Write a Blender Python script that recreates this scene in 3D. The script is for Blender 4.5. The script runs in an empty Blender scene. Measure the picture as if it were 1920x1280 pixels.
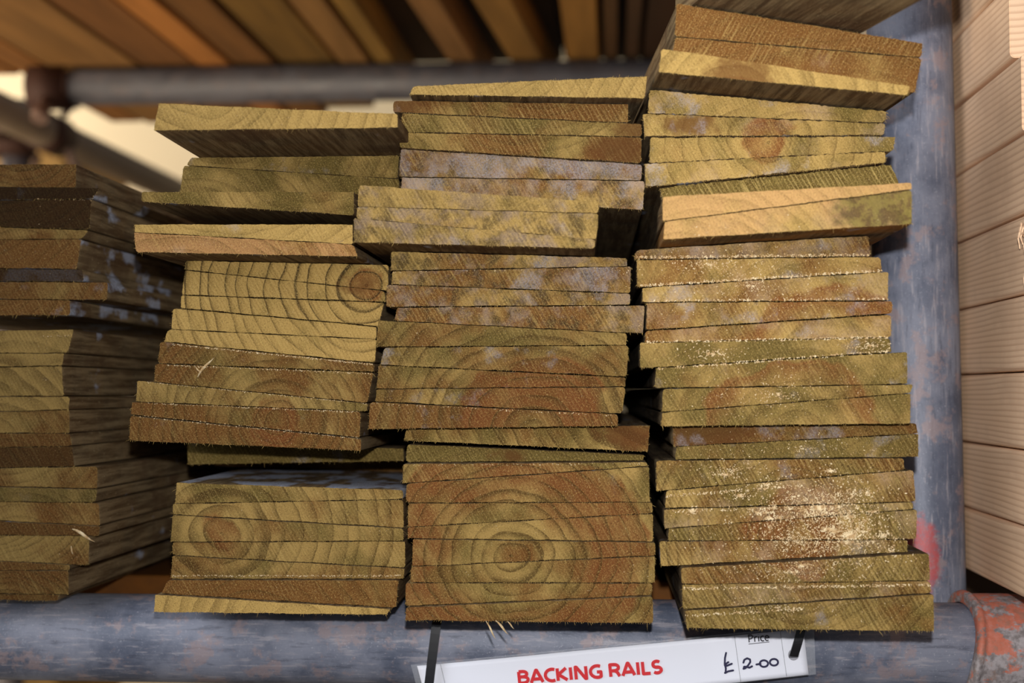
import bpy, bmesh, math, random
from mathutils import Vector, Matrix
from mathutils.bvhtree import BVHTree

SC = bpy.context.scene
COL = SC.collection
random.seed(7)

# ------------------------------------------------------------------ camera, world, lights, exposure
F = 2600.0                       # focal length in pixels of the 1920x1280 frame
EYE = Vector((0.0, 0.0, 1.25))
YAW = math.atan(190 / F)         # the rack's depth direction meets the picture right of its centre
PITCH = math.atan(95 / math.hypot(F, 190))
cd = bpy.data.cameras.new('camera')
cd.sensor_width = 36.0
cd.lens = 36.0 * F / 1920.0
cd.clip_start = 0.01
cd.dof.use_dof = True
cd.dof.focus_distance = 0.695
cd.dof.aperture_fstop = 6.3
cam = bpy.data.objects.new('camera', cd)
COL.objects.link(cam)
cam.location = EYE
cam.rotation_euler = (math.pi / 2 + PITCH, 0.0, YAW)
SC.camera = cam
RM = cam.rotation_euler.to_matrix()

SC.view_settings.view_transform = 'Standard'
SC.view_settings.look = 'None'
SC.view_settings.gamma = 1.0
SC.view_settings.use_curve_mapping = False
SC.view_settings.exposure = 0.0

W = bpy.data.worlds.new('yard_daylight')
SC.world = W
W.use_nodes = True
W.node_tree.nodes['Background'].inputs[0].default_value = (0.90, 0.93, 1.0, 1)
W.node_tree.nodes['Background'].inputs[1].default_value = 0.17


def light(name, kind, loc, target, energy, color, size=None, spread=None):
    ld = bpy.data.lights.new(name, kind)
    ld.energy = energy
    ld.color = color
    if size is not None:
        if kind == 'AREA':
            ld.shape = 'DISK'
            ld.size = size
        else:
            ld.shadow_soft_size = size
    if spread:
        ld.spread = spread
    o = bpy.data.objects.new(name, ld)
    COL.objects.link(o)
    o.location = loc
    o.rotation_euler = (Vector(target) - Vector(loc)).to_track_quat('-Z', 'Y').to_euler()
    return o


light('camera_flash', 'AREA', EYE + Vector((0.005, -0.01, 0.055)), EYE + Vector((0.075, 0.70, 0.07)), 1.5, (1.0, 0.98, 0.95), 0.014, math.radians(95))
light('beam_fill', 'AREA', (-1.5, -0.75, 2.1), (0.15, 0.75, 1.2), 22.0, (0.93, 0.96, 1.0), 1.4)  # unseen soft light added at left to brighten the planed timbers
light('plank_fill', 'AREA', (-1.9, 1.15, 1.15), (-0.2, 1.75, 1.75), 30.0, (1.0, 0.86, 0.66), 1.2)  # unseen warm light added off frame to brighten the shelf planks
light('wall_fill', 'AREA', (-2.9, 3.3, 2.3), (-1.7, 4.6, 1.9), 40.0, (1.0, 0.88, 0.72), 0.8)  # unseen light added to brighten the cream wall

# ------------------------------------------------------------------ helpers


def ray(px, py):
    return RM @ Vector(((px - 960.0) / F, -(py - 640.0) / F, -1.0))


def at(px, py, depth):
    """the point seen at a pixel, on the upright plane `depth` metres into the rack"""
    d = ray(px, py)
    return EYE + d * (depth / d.y)


def mk(name, bm, mats, parent=None, smooth=False):
    me = bpy.data.meshes.new(name)
    bm.to_mesh(me)
    bm.free()
    for m in (mats if isinstance(mats, (list, tuple)) else [mats]):
        me.materials.append(m)
    if smooth:
        for p in me.polygons:
            p.use_smooth = True
    o = bpy.data.objects.new(name, me)
    COL.objects.link(o)
    if parent is not None:
        o.parent = parent
    return o


def tag(o, label, cat, group=None, kind=None):
    o['label'] = label
    o['category'] = cat
    if group:
        o['group'] = group
    if kind:
        o['kind'] = kind
    return o


def empty(name, loc, rot=(0, 0, 0)):
    o = bpy.data.objects.new(name, None)
    COL.objects.link(o)
    o.location = loc
    o.rotation_euler = rot
    o.empty_display_size = 0.02
    return o


class NT:
    """tiny node-tree writer"""

    def __init__(self, name):
        self.m = bpy.data.materials.new(name)
        self.m.use_nodes = True
        self.t = self.m.node_tree
        self.b = self.t.nodes['Principled BSDF']

    def put(self, sock, v):
        if v is None:
            return
        if isinstance(v, (int, float)):
            if sock.type in ('RGBA',):
                sock.default_value = (v, v, v, 1)
            elif sock.type == 'VECTOR':
                sock.default_value = (v, v, v)
            else:
                sock.default_value = v
        elif isinstance(v, (tuple, list)):
            sock.default_value = tuple(v) + ((1,) if sock.type == 'RGBA' and len(v) == 3 else ())
        else:
            self.t.links.new(v, sock)

    def math(self, op, a, b=None, c=None, clamp=False):
        n = self.t.nodes.new('ShaderNodeMath')
        n.operation = op
        n.use_clamp = clamp
        for i, v in enumerate((a, b, c)):
            self.put(n.inputs[i], v)
        return n.outputs[0]

    def vec(self, op, a, b=None, out=0):
        n = self.t.nodes.new('ShaderNodeVectorMath')
        n.operation = op
        self.put(n.inputs[0], a)
        self.put(n.inputs[1], b)
        return n.outputs[out]

    def noise(self, v, scale, detail=3.0, rough=0.55, dist=0.0, color=False):
        n = self.t.nodes.new('ShaderNodeTexNoise')
        self.put(n.inputs['Vector'], v)
        n.inputs['Scale'].default_value = scale
        n.inputs['Detail'].default_value = detail
        n.inputs['Roughness'].default_value = rough
        n.inputs['Distortion'].default_value = dist
        return n.outputs['Color' if color else 'Fac']

    def step(self, v, lo, hi, a=0.0, b=1.0):
        n = self.t.nodes.new('ShaderNodeMapRange')
        n.interpolation_type = 'SMOOTHSTEP'
        self.put(n.inputs[0], v)
        for i, x in enumerate((lo, hi, a, b)):
            self.put(n.inputs[i + 1], x)
        return n.outputs[0]

    def mix(self, f, a, b, mode='MIX'):
        n = self.t.nodes.new('ShaderNodeMix')
        n.data_type = 'RGBA'
        n.blend_type = mode
        n.clamp_factor = True
        self.put(n.inputs[0], f)
        self.put(n.inputs[6], a)
        self.put(n.inputs[7], b)
        return n.outputs[2]

    def attr(self, name, obj=False, out='Fac'):
        n = self.t.nodes.new('ShaderNodeAttribute')
        n.attribute_type = 'OBJECT' if obj else 'GEOMETRY'
        n.attribute_name = name
        return n.outputs[out]

    def comb(self, x, y, z):
        n = self.t.nodes.new('ShaderNodeCombineXYZ')
        for i, v in enumerate((x, y, z)):
            self.put(n.inputs[i], v)
        return n.outputs[0]

    def sep(self, v):
        n = self.t.nodes.new('ShaderNodeSeparateXYZ')
        self.put(n.inputs[0], v)
        return n.outputs

    def coord(self, out='Object'):
        return self.t.nodes.new('ShaderNodeTexCoord').outputs[out]

    def info(self, out):
        return self.t.nodes.new('ShaderNodeObjectInfo').outputs[out]

    def rot(self, v, euler):
        n = self.t.nodes.new('ShaderNodeVectorRotate')
        n.rotation_type = 'EULER_XYZ'
        self.put(n.inputs['Vector'], v)
        n.inputs['Rotation'].default_value = euler
        return n.outputs[0]

    def bump(self, h, strength=0.5, dist=0.0005):
        n = self.t.nodes.new('ShaderNodeBump')
        n.inputs['Strength'].default_value = strength
        n.inputs['Distance'].default_value = dist
        self.put(n.inputs['Height'], h)
        self.t.links.new(n.outputs[0], self.b.inputs['Normal'])

    def out(self, col, rough=0.8, metal=0.0, spec=0.25):
        self.put(self.b.inputs['Base Color'], col)
        self.put(self.b.inputs['Roughness'], rough)
        self.put(self.b.inputs['Metallic'], metal)
        self.put(self.b.inputs['Specular IOR Level'], spec)
        return self.m


def srgb(r, g, b):
    f = lambda c: (c / 255 / 12.92) if c / 255 <= 0.04045 else ((c / 255 + 0.055) / 1.055) ** 2.4
    return (f(r), f(g), f(b))


# ------------------------------------------------------------------ materials
# every rail carries these numbers; the shared end-grain material reads them
DEF = dict(ring_x=0.0, ring_z=60.0, ring_sp=6.5, ring_k=0.5, heart_r=0.0, heart_in=0.0, tone=0.25, green=0.25,
           mould=0.1, dust=0.0, peach=0.0, saw_k=0.6, bright=1.0, ink=0.0, side_mould=0.15, side_warm=0.15, side_bright=2.1, mottle=0.0,
           saw_dir=1.0, patch_x=0.0, patch_z=0.0, patch_r=0.0, patch_g=0.0)


def endgrain_material():
    n = NT('treated_end_grain')
    A = lambda k: n.attr(k, True)
    g = n.attr('grain', out='Vector')                       # millimetres: across, along, up
    seed = n.math('MULTIPLY', n.info('Random'), 700.0)
    gs = n.vec('ADD', g, n.comb(seed, 0.0, n.math('MULTIPLY', seed, 1.7)))
    # growth rings
    d = n.vec('SUBTRACT', g, n.comb(A('ring_x'), 0.0, A('ring_z')))
    d = n.vec('MULTIPLY', d, (1.0, 0.0, 1.12))
    warp = n.vec('MULTIPLY', n.vec('SUBTRACT', n.noise(g, 0.03, 2, color=True), (0.5, 0.5, 0.5)), 11.0)
    d = n.vec('ADD', d, n.vec('MULTIPLY', warp, (1, 0, 1)))
    r = n.vec('LENGTH', d, out=1)
    q = n.math('DIVIDE', r, A('ring_sp'))
    q = n.math('ADD', q, n.math('MULTIPLY', n.noise(n.comb(n.math('MULTIPLY', r, 0.12), 3.0, 5.0), 1.0, 1), 1.6))
    fr = n.math('FRACT', q)
    late = n.math('MULTIPLY', n.step(fr, 0.35, 0.94), n.step(fr, 0.95, 1.0, 1.0, 0.0))
    thin = n.math('MULTIPLY', n.step(fr, 0.78, 0.93), n.step(fr, 0.95, 1.0, 1.0, 0.0))
    late = n.math('ADD', n.math('MULTIPLY', late, 0.75), n.math('MULTIPLY', thin, 0.4))
    fade = n.step(n.noise(gs, 0.06, 2), 0.3, 0.62, 0.35, 1.1)
    late = n.math('MULTIPLY', n.math('MULTIPLY', late, fade), A('ring_k'))
    # base colours
    pale = srgb(174, 142, 82)
    olive = srgb(110, 92, 46)
    brown = srgb(118, 76, 36)
    red = srgb(124, 72, 36)
    dark = srgb(72, 50, 20)
    big = n.noise(gs, 0.035, 3)
    c = n.mix(n.step(n.math('ADD', big, n.math('MULTIPLY', n.math('SUBTRACT', A('green'), 0.5), 0.6)), 0.36, 0.66), pale, olive)
    big2 = n.noise(n.vec('ADD', gs, (91, 7, 33)), 0.028, 4, 0.6)
    tf = n.step(n.math('ADD', big2, n.math('MULTIPLY', n.math('SUBTRACT', A('tone'), 0.5), 0.75)), 0.4, 0.66)
    c = n.mix(n.math('MULTIPLY', tf, 0.95), c, brown)
    pf = n.math('MULTIPLY', A('peach'), n.step(n.noise(n.vec('ADD', gs, (5, 70, 210)), 0.03, 3), 0.32, 0.52))
    c = n.mix(pf, c, srgb(192, 146, 98))
    # heartwood
    rw = n.math('ADD', r, n.math('MULTIPLY', n.math('SUBTRACT', n.noise(g, 0.05, 3), 0.5), 26.0))
    hr = A('heart_r')
    hm = n.math('MULTIPLY', n.step(n.math('SUBTRACT', rw, hr), -2.0, 2.0, 1.0, 0.0), n.step(n.math('SUBTRACT', rw, A('heart_in')), -10.0, 8.0))
    hm = n.math('MULTIPLY', hm, n.step(hr, 0.0, 0.5))
    hm = n.math('MULTIPLY', hm, n.step(n.noise(gs, 0.05, 3), 0.28, 0.6, 0.35, 1.0))
    c = n.mix(n.math('MULTIPLY', hm, 0.9), c, red)
    lw = n.mix(0.72, c, dark)
    c = n.mix(late, c, lw)
    # near black rings in the rails sawn through a knotty heart
    c = n.mix(n.math('MULTIPLY', n.math('MULTIPLY', n.step(fr, 0.8, 0.93), n.step(fr, 0.95, 1.0, 1.0, 0.0)), A('ink')), c, srgb(42, 32, 20))
    # mottled weathering
    mt = n.noise(gs, 0.11, 4, 0.65)
    c = n.mix(n.math('MULTIPLY', n.step(mt, 0.44, 0.62), n.math('MULTIPLY', A('mottle'), 0.85)), c, srgb(70, 56, 36))
    mt2 = n.noise(n.vec('ADD', gs, (13, 50, 77)), 0.09, 4, 0.6)
    c = n.mix(n.math('MULTIPLY', n.step(mt2, 0.46, 0.66), n.math('MULTIPLY', A('mottle'), 0.8)), c, srgb(150, 128, 112))
    # saw marks leaning across the face
    gx, gy_, gz = n.sep(g)
    sd = A('saw_dir')
    u = n.math('ADD', n.math('MULTIPLY', gx, 0.86), n.math('MULTIPLY', n.math('MULTIPLY', gz, 0.50), sd))
    v = n.math('SUBTRACT', n.math('MULTIPLY', gz, 0.86), n.math('MULTIPLY', n.math('MULTIPLY', gx, 0.50), sd))
    us = n.math('ADD', u, seed)
    saw = n.noise(n.comb(us, 0.0, n.math('MULTIPLY', v, 0.045)), 0.55, 3, 0.7)
    wob = n.math('MULTIPLY', n.noise(n.comb(n.math('MULTIPLY', us, 0.3), 7.0, n.math('MULTIPLY', v, 0.05)), 1.0, 2), 9.0)
    reg = n.math('MULTIPLY_ADD', n.math('SINE', n.math('ADD', n.math('MULTIPLY', us, 3.3), wob)), 0.5, 0.5)
    sawm = n.step(n.noise(gs, 0.045, 3), 0.36, 0.6, 0.15, 1.0)
    kk = n.math('MULTIPLY', sawm, A('saw_k'))
    c = n.mix(n.math('MULTIPLY', n.math('MULTIPLY', n.step(reg, 0.45, 0.05), kk), 0.32), c, n.mix(0.75, c, dark))
    c = n.mix(n.math('MULTIPLY', n.math('MULTIPLY', n.step(reg, 0.7, 1.0), kk), 0.20), c, srgb(206, 178, 116))
    c = n.mix(n.math('MULTIPLY', n.math('MULTIPLY', n.step(saw, 0.52, 0.64), kk), 0.55), c, n.mix(0.6, c, dark))
    c = n.mix(n.math('MULTIPLY', n.math('MULTIPLY', n.step(saw, 0.44, 0.36), kk), 0.32), c, srgb(206, 176, 106))
    # light caught by torn fibres, painted in: pale and dark flecks, then tiny bright glints
    fl = n.noise(n.comb(u, 0.0, n.math('MULTIPLY', v, 0.8)), 1.55, 3, 0.8)
    c = n.mix(n.math('MULTIPLY', n.step(fl, 0.53, 0.65), 0.55), c, srgb(206, 174, 104))
    c = n.mix(n.math('MULTIPLY', n.step(fl, 0.47, 0.35), 0.66), c, n.mix(0.78, c, (0.02, 0.014, 0.006, 1)))
    gl = n.noise(g, 1.35, 2, 0.6)
    c = n.mix(n.math('MULTIPLY', n.step(gl, 0.69, 0.76), 0.7), c, srgb(236, 222, 184))
    # a stain of its own shape: brown, or green-black where patch_g is set
    pd = n.vec('LENGTH', n.vec('MULTIPLY', n.vec('SUBTRACT', g, n.comb(A('patch_x'), 0.0, A('patch_z'))), (0.55, 0.0, 1.0)), out=1)
    pd = n.math('ADD', pd, n.math('MULTIPLY', n.math('SUBTRACT', n.noise(gs, 0.09, 4, 0.65), 0.5), 22.0))
    pm = n.math('MULTIPLY', n.step(n.math('SUBTRACT', pd, A('patch_r')), 3.5, -3.5), n.step(A('patch_r'), 0.0, 0.5))
    pc = n.mix(A('patch_g'), srgb(96, 58, 28), n.mix(n.step(n.noise(gs, 0.13, 4, 0.7), 0.42, 0.58), srgb(36, 34, 22), srgb(104, 98, 46)))
    c = n.mix(n.math('MULTIPLY', pm, 0.72), c, pc)
    # bluish mould and settled dust
    mo = n.math('ADD', n.noise(n.vec('ADD', gs, (300, 9, 40)), 0.05, 4, 0.62), n.math('MULTIPLY', n.math('SUBTRACT', A('mould'), 0.5), 0.36))
    mo = n.step(mo, 0.52, 0.66)
    mo = n.math('MULTIPLY', mo, n.step(n.noise(g, 1.1, 3, 0.8), 0.36, 0.62, 0.15, 0.95))
    c = n.mix(n.math('MULTIPLY', mo, n.math('MULTIPLY', n.step(A('mould'), 0.0, 0.25), 0.62)), c, srgb(166, 160, 164))
    du = n.math('ADD', n.noise(n.vec('ADD', gs, (30, 9, 140)), 0.04, 4, 0.6), n.math('MULTIPLY', n.math('SUBTRACT', A('dust'), 0.5), 0.5))
    du = n.math('MULTIPLY', n.step(du, 0.46, 0.7), n.step(n.noise(g, 0.9, 3, 0.8), 0.34, 0.6, 0.25, 1.0))
    c = n.mix(n.math('MULTIPLY', du, n.math('MULTIPLY', n.step(A('dust'), 0.0, 0.2), 0.6)), c, srgb(190, 160, 128))
    br = A('bright')  # wood tone, with the flash's weaker reach on lower rails painted in
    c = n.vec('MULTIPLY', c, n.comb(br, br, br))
    n.bump(n.math('ADD', n.math('MULTIPLY', saw, 1.2), n.math('MULTIPLY', fl, 0.9)), 0.75, 0.0005)
    return n.out(c, 0.88, 0, 0.12)


def sawn_side_material():
    n = NT('treated_sawn_side')
    A = lambda k: n.attr(k, True)
    g = n.attr('grain', out='Vector')
    seed = n.math('MULTIPLY', n.info('Random'), 500.0)
    gs = n.vec('ADD', g, n.comb(seed, n.math('MULTIPLY', seed, 3.0), seed))
    st = n.noise(n.vec('MULTIPLY', gs, (1, 0.05, 1)), 0.35, 4, 0.65)
    bl = n.noise(gs, 0.03, 4, 0.6)
    c = n.mix(n.step(st, 0.35, 0.66), srgb(58, 46, 32), srgb(98, 84, 62))
    c = n.mix(n.math('MULTIPLY', A('side_warm'), n.step(bl, 0.35, 0.65)), c, srgb(112, 76, 36))
    c = n.mix(n.math('MULTIPLY', n.step(n.noise(gs, 0.02, 3), 0.52, 0.7), 0.7), c, srgb(60, 42, 28))
    mo = n.math('ADD', n.noise(n.vec('ADD', n.vec('MULTIPLY', gs, (1, 0.5, 1)), (77, 20, 9)), 0.06, 3, 0.5), n.math('MULTIPLY', n.math('SUBTRACT', A('side_mould'), 0.5), 0.4))
    mo = n.math('MULTIPLY', n.step(mo, 0.53, 0.64), n.step(n.noise(g, 0.9, 3, 0.8), 0.3, 0.6, 0.3, 1.0))
    c = n.mix(n.math('MULTIPLY', mo, 0.8), c, srgb(132, 140, 158))
    hair = n.noise(n.vec('MULTIPLY', gs, (1, 0.25, 1)), 1.1, 3, 0.75)
    c = n.mix(n.math('MULTIPLY', n.step(hair, 0.6, 0.76), 0.45), c, srgb(170, 155, 120))
    sb = A('side_bright')
    c = n.vec('MULTIPLY', c, n.comb(sb, sb, sb))
    n.bump(n.math('ADD', st, hair), 0.7, 0.0007)
    return n.out(c, 0.9, 0, 0.1)


def fibre_material():
    n = NT('torn_wood_fibre')
    c = n.mix(n.noise(n.coord('Object'), 300, 2), srgb(128, 98, 46), srgb(204, 174, 108))
    return n.out(c, 0.9, 0, 0.1)


def dust_material():
    n = NT('sawdust')
    c = n.mix(n.step(n.noise(n.coord('Object'), 420, 1), 0.35, 0.65), srgb(190, 158, 114), srgb(226, 206, 168))
    return n.out(c, 0.9, 0, 0.1)


def tube_material(name, axis, warm=0.0, red_at=None, warm_c=(104, 86, 66)):
    n = NT(name)
    p = n.coord('Object')
    sc = [1.0, 1.0, 1.0]
    sc[axis] = 0.13
    s = n.vec('MULTIPLY', p, tuple(sc))
    a = n.noise(s, 330, 5, 0.7)
    b = n.noise(p, 28, 5, 0.65)
    f = n.noise(p, 900, 2, 0.7)
    c = n.mix(n.step(b, 0.34, 0.66), srgb(88, 95, 114), srgb(130, 134, 150))
    c = n.mix(n.math('MULTIPLY', n.step(a, 0.53, 0.66), 0.5), c, srgb(176, 170, 176))
    c = n.mix(n.math('MULTIPLY', n.step(a, 0.45, 0.34), 0.45), c, srgb(58, 62, 78))
    c = n.mix(n.math('MULTIPLY', n.step(n.noise(p, 60, 4, 0.7), 0.53, 0.63), 0.55), c, srgb(160, 138, 136))
    c = n.mix(n.math('MULTIPLY', n.step(f, 0.62, 0.75), 0.4), c, srgb(205, 205, 215))
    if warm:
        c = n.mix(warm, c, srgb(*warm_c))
    if red_at is not None:
        d = n.vec('LENGTH', n.vec('MULTIPLY', n.vec('SUBTRACT', p, red_at[0]), red_at[1]), out=1)
        d = n.math('ADD', d, n.math('MULTIPLY', n.math('SUBTRACT', n.noise(p, 120, 4, 0.7), 0.5), 1.0))
        c = n.mix(n.math('MULTIPLY', n.step(d, 1.05, 0.8), n.step(n.noise(p, 400, 3, 0.8), 0.3, 0.6, 0.45, 0.95)), c, srgb(172, 72, 74))
    n.bump(n.math('ADD', a, f), 0.25, 0.0004)
    return n.out(c, n.step(b, 0.3, 0.7, 0.46, 0.62), 0.12, 0.5)


def coupler_material():
    n = NT('flaking_orange_paint')
    p = n.coord('Object')
    a = n.noise(n.vec('MULTIPLY', p, (1, 1.6, 1.6)), 62, 6, 0.72)
    c = n.mix(n.step(n.noise(p, 300, 3), 0.35, 0.65), srgb(120, 112, 112), srgb(164, 156, 158))
    z = n.sep(p)[2]
    cov = n.math('ADD', a, n.step(z, -0.012, 0.026, -0.02, 0.08))
    c = n.mix(n.math('MULTIPLY', n.step(cov, 0.53, 0.6), 0.8), c, srgb(198, 104, 74))
    c = n.mix(n.math('MULTIPLY', n.step(n.noise(p, 130, 4, 0.7), 0.52, 0.66), 0.55), c, srgb(140, 112, 98))
    n.bump(n.math('ADD', n.math('MULTIPLY', cov, 1.5), n.noise(p, 500, 2)), 0.4, 0.0005)
    return n.out(c, 0.62, 0.1, 0.35)


def softwood_material():
    """planed pinkish softwood with long growth lines"""
    n = NT('planed_softwood')
    p = n.coord('Object')
    rnd = n.info('Random')
    off = n.comb(n.math('MULTIPLY_ADD', rnd, 0.05, -0.02), 0.0, n.math('MULTIPLY_ADD', n.math('FRACT', n.math('MULTIPLY', rnd, 7.31)), 0.05, 0.055))
    w = n.vec('MULTIPLY', n.vec('SUBTRACT', n.noise(n.vec('MULTIPLY', p, (1, 0.35, 1)), 11, 2, color=True), (0.5, 0.5, 0.5)), 0.012)
    d = n.vec('MULTIPLY', n.vec('ADD', n.vec('SUBTRACT', p, off), w), (1, 0.03, 1))
    r = n.vec('LENGTH', d, out=1)
    fr = n.math('FRACT', n.math('MULTIPLY', r, n.math('MULTIPLY_ADD', rnd, 160.0, 260.0)))
    late = n.math('MULTIPLY', n.step(fr, 0.35, 0.85), n.step(fr, 0.88, 1.0, 1.0, 0.0))
    c = n.mix(n.noise(n.vec('MULTIPLY', p, (1, 0.3, 1)), 30, 3), srgb(248, 214, 180), srgb(240, 198, 158))
    c = n.mix(n.math('MULTIPLY', late, 0.38), c, srgb(176, 122, 90))
    c = n.mix(n.math('MULTIPLY', n.step(n.noise(p, 22, 3), 0.48, 0.7), 0.35), c, srgb(206, 168, 136))
    fine = n.noise(n.vec('MULTIPLY', p, (1, 0.1, 1)), 900, 2, 0.7)
    c = n.mix(n.math('MULTIPLY', n.step(fine, 0.55, 0.75), 0.4), c, srgb(226, 192, 160))
    n.bump(n.math('ADD', n.math('MULTIPLY', late, -0.4), fine), 0.15, 0.0002)
    return n.out(c, 0.75, 0, 0.2)


def plank_material():
    n = NT('shelf_plank_timber')
    p = n.coord('Object')
    s = n.vec('MULTIPLY', p, (1, 0.06, 1))
    a = n.noise(n.vec('ADD', s, n.comb(n.math('MULTIPLY', n.info('Random'), 40), 0, 0)), 45, 4, 0.6)
    c = n.mix(n.step(a, 0.3, 0.7), n.info('Color'), n.mix(0.4, n.info('Color'), (0.03, 0.018, 0.008, 1)))
    k = n.noise(p, 9, 2)
    c = n.mix(n.math('MULTIPLY', n.step(k, 0.66, 0.74), 0.7), c, srgb(84, 40, 18))
    return n.out(c, 0.75, 0, 0.2)


def plain(name, c, rough=0.5, metal=0.0, spec=0.4, vary=0.0, scale=40):
    n = NT(name)
    if vary:
        c = n.mix(n.math('MULTIPLY', n.noise(n.coord('Object'), scale, 4, 0.65), vary), c, tuple(x * 0.3 for x in c))
    return n.out(c, rough, metal, spec)


M_END = endgrain_material()
M_SIDE = sawn_side_material()
M_FIB = fibre_material()
M_DUST = dust_material()
M_SOFT = softwood_material()
M_PLANK = plank_material()
M_PAPER = plain('laminated_paper', srgb(226, 228, 240), 0.55, 0, 0.35)
M_REDINK = plain('red_print', srgb(204, 30, 40), 0.4)
M_INK = plain('black_print', srgb(44, 44, 52), 0.4)
M_PEN = plain('navy_pen', srgb(24, 22, 62), 0.4)
M_NYLON = plain('black_nylon', srgb(26, 26, 30), 0.32, 0, 0.5)
M_RUST = plain('rusty_steel', srgb(74, 46, 34), 0.7, 0.2, 0.3, 0.6, 60)
M_BOLT = plain('bolt_steel', srgb(150, 120, 104), 0.5, 0.4, 0.4, 0.4, 80)

# ------------------------------------------------------------------ setting
def quad_plane(name, pts, m):
    bm = bmesh.new()
    bm.faces.new([bm.verts.new(p) for p in pts])
    o = mk(name, bm, m)
    o['kind'] = 'structure'
    return o


def slab(name, lo, hi, m):
    bm = bmesh.new()
    bmesh.ops.create_cube(bm, size=1.0)
    for v in bm.verts:
        v.co = Vector([(lo[i] + hi[i]) / 2 + v.co[i] * (hi[i] - lo[i]) for i in range(3)])
    o = mk(name, bm, m)
    o['kind'] = 'structure'
    return o


slab('floor', (-4.5, -1.5, -0.1), (3.0, 4.7, 0.0), plain('yard_concrete', srgb(120, 108, 92), 0.9, 0, 0.2, 0.5, 6))
slab('wall_back', (-4.5, 4.6, 0.0), (3.0, 4.7, 3.2), plain('cream_wall', srgb(246, 228, 192), 0.85, 0, 0.2, 0.12, 3))

# ------------------------------------------------------------------ scaffold tubes
TUBE_Y, TUBE_Z, TR = 0.765, EYE.z - 0.1132 - 0.02415, 0.02415


def cyl(bm, a, b, r, seg=48, rings=1, cap=True, wob=0.0):
    a, b = Vector(a), Vector(b)
    ax = (b - a).normalized()
    u = ax.orthogonal().normalized()
    v = ax.cross(u)
    rows = []
    for i in range(rings + 1):
        c = a.lerp(b, i / rings)
        rows.append([bm.verts.new(c + (u * math.cos(2 * math.pi * k / seg) + v * math.sin(2 * math.pi * k / seg)) * r * (1 + wob * random.uniform(-1, 1))) for k in range(seg)])
    for i in range(rings):
        for k in range(seg):
            f = bm.faces.new((rows[i][k], rows[i][(k + 1) % seg], rows[i + 1][(k + 1) % seg], rows[i + 1][k]))
            f.smooth = True
    if cap:
        bm.faces.new(rows[0][::-1])
        bm.faces.new(rows[-1])
    return rows


def tube(name, a, b, m, label, r=TR, rot=None):
    a, b = Vector(a), Vector(b)
    o = empty(name, a)
    bm = bmesh.new()
    # a hollow scaffold tube: outer wall, inner wall and the two rims
    ro = cyl(bm, (0, 0, 0), b - a, r, cap=False)
    ri = cyl(bm, (0, 0, 0), b - a, r - 0.0035, cap=False)
    for i in (0, -1):
        for k in range(48):
            bm.faces.new((ro[i][k], ro[i][(k + 1) % 48], ri[i][(k + 1) % 48], ri[i][k]))
    bmesh.ops.recalc_face_normals(bm, faces=bm.faces)
    bpy.data.objects.remove(o)
    o = mk(name, bm, m)
    o.location = a
    tag(o, label, 'tube', 'scaffold tubes of the rack')
    return o


lean = math.radians(0.75)
post_base = Vector((0.1755, 0.8175, 0.0))
post_top = post_base + Vector((-math.tan(lean) * 2.1, 0, 2.1))
post_base.x += math.tan(lean) * 1.25
post_top.x += math.tan(lean) * 1.25
red_c = at(1722, 1045, 0.797) - post_base
tube('scaffold_tube', post_base, post_top, tube_material('galvanised_upright', 2, 0, (tuple(red_c), (80, 25, 42))),
     'blue-grey galvanised upright scaffold tube with a red paint mark beside the right stack')
tube('scaffold_tube', (-0.95, TUBE_Y, TUBE_Z), (0.75, TUBE_Y, TUBE_Z), tube_material('galvanised_ledger', 0),
     'grey horizontal scaffold tube along the bottom carrying the stacks and the price tag')
m_back = tube_material('galvanised_shadowed', 0, 0.8, None, (60, 52, 48))  # the back tube's shade is mixed into its colour
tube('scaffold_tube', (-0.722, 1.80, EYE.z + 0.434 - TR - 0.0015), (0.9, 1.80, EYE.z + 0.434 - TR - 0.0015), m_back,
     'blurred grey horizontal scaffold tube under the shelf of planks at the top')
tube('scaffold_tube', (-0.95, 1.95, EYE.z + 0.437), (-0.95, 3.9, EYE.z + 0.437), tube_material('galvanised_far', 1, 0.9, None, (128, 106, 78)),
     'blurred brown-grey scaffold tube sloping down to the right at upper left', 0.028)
tube('scaffold_tube', (-1.022, 2.30, 0.0), (-1.022, 2.30, EYE.z + 0.50), tube_material('galvanised_far_upright', 2, 0.6),
     'short blurred grey piece of upright tube at the left picture edge')

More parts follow.
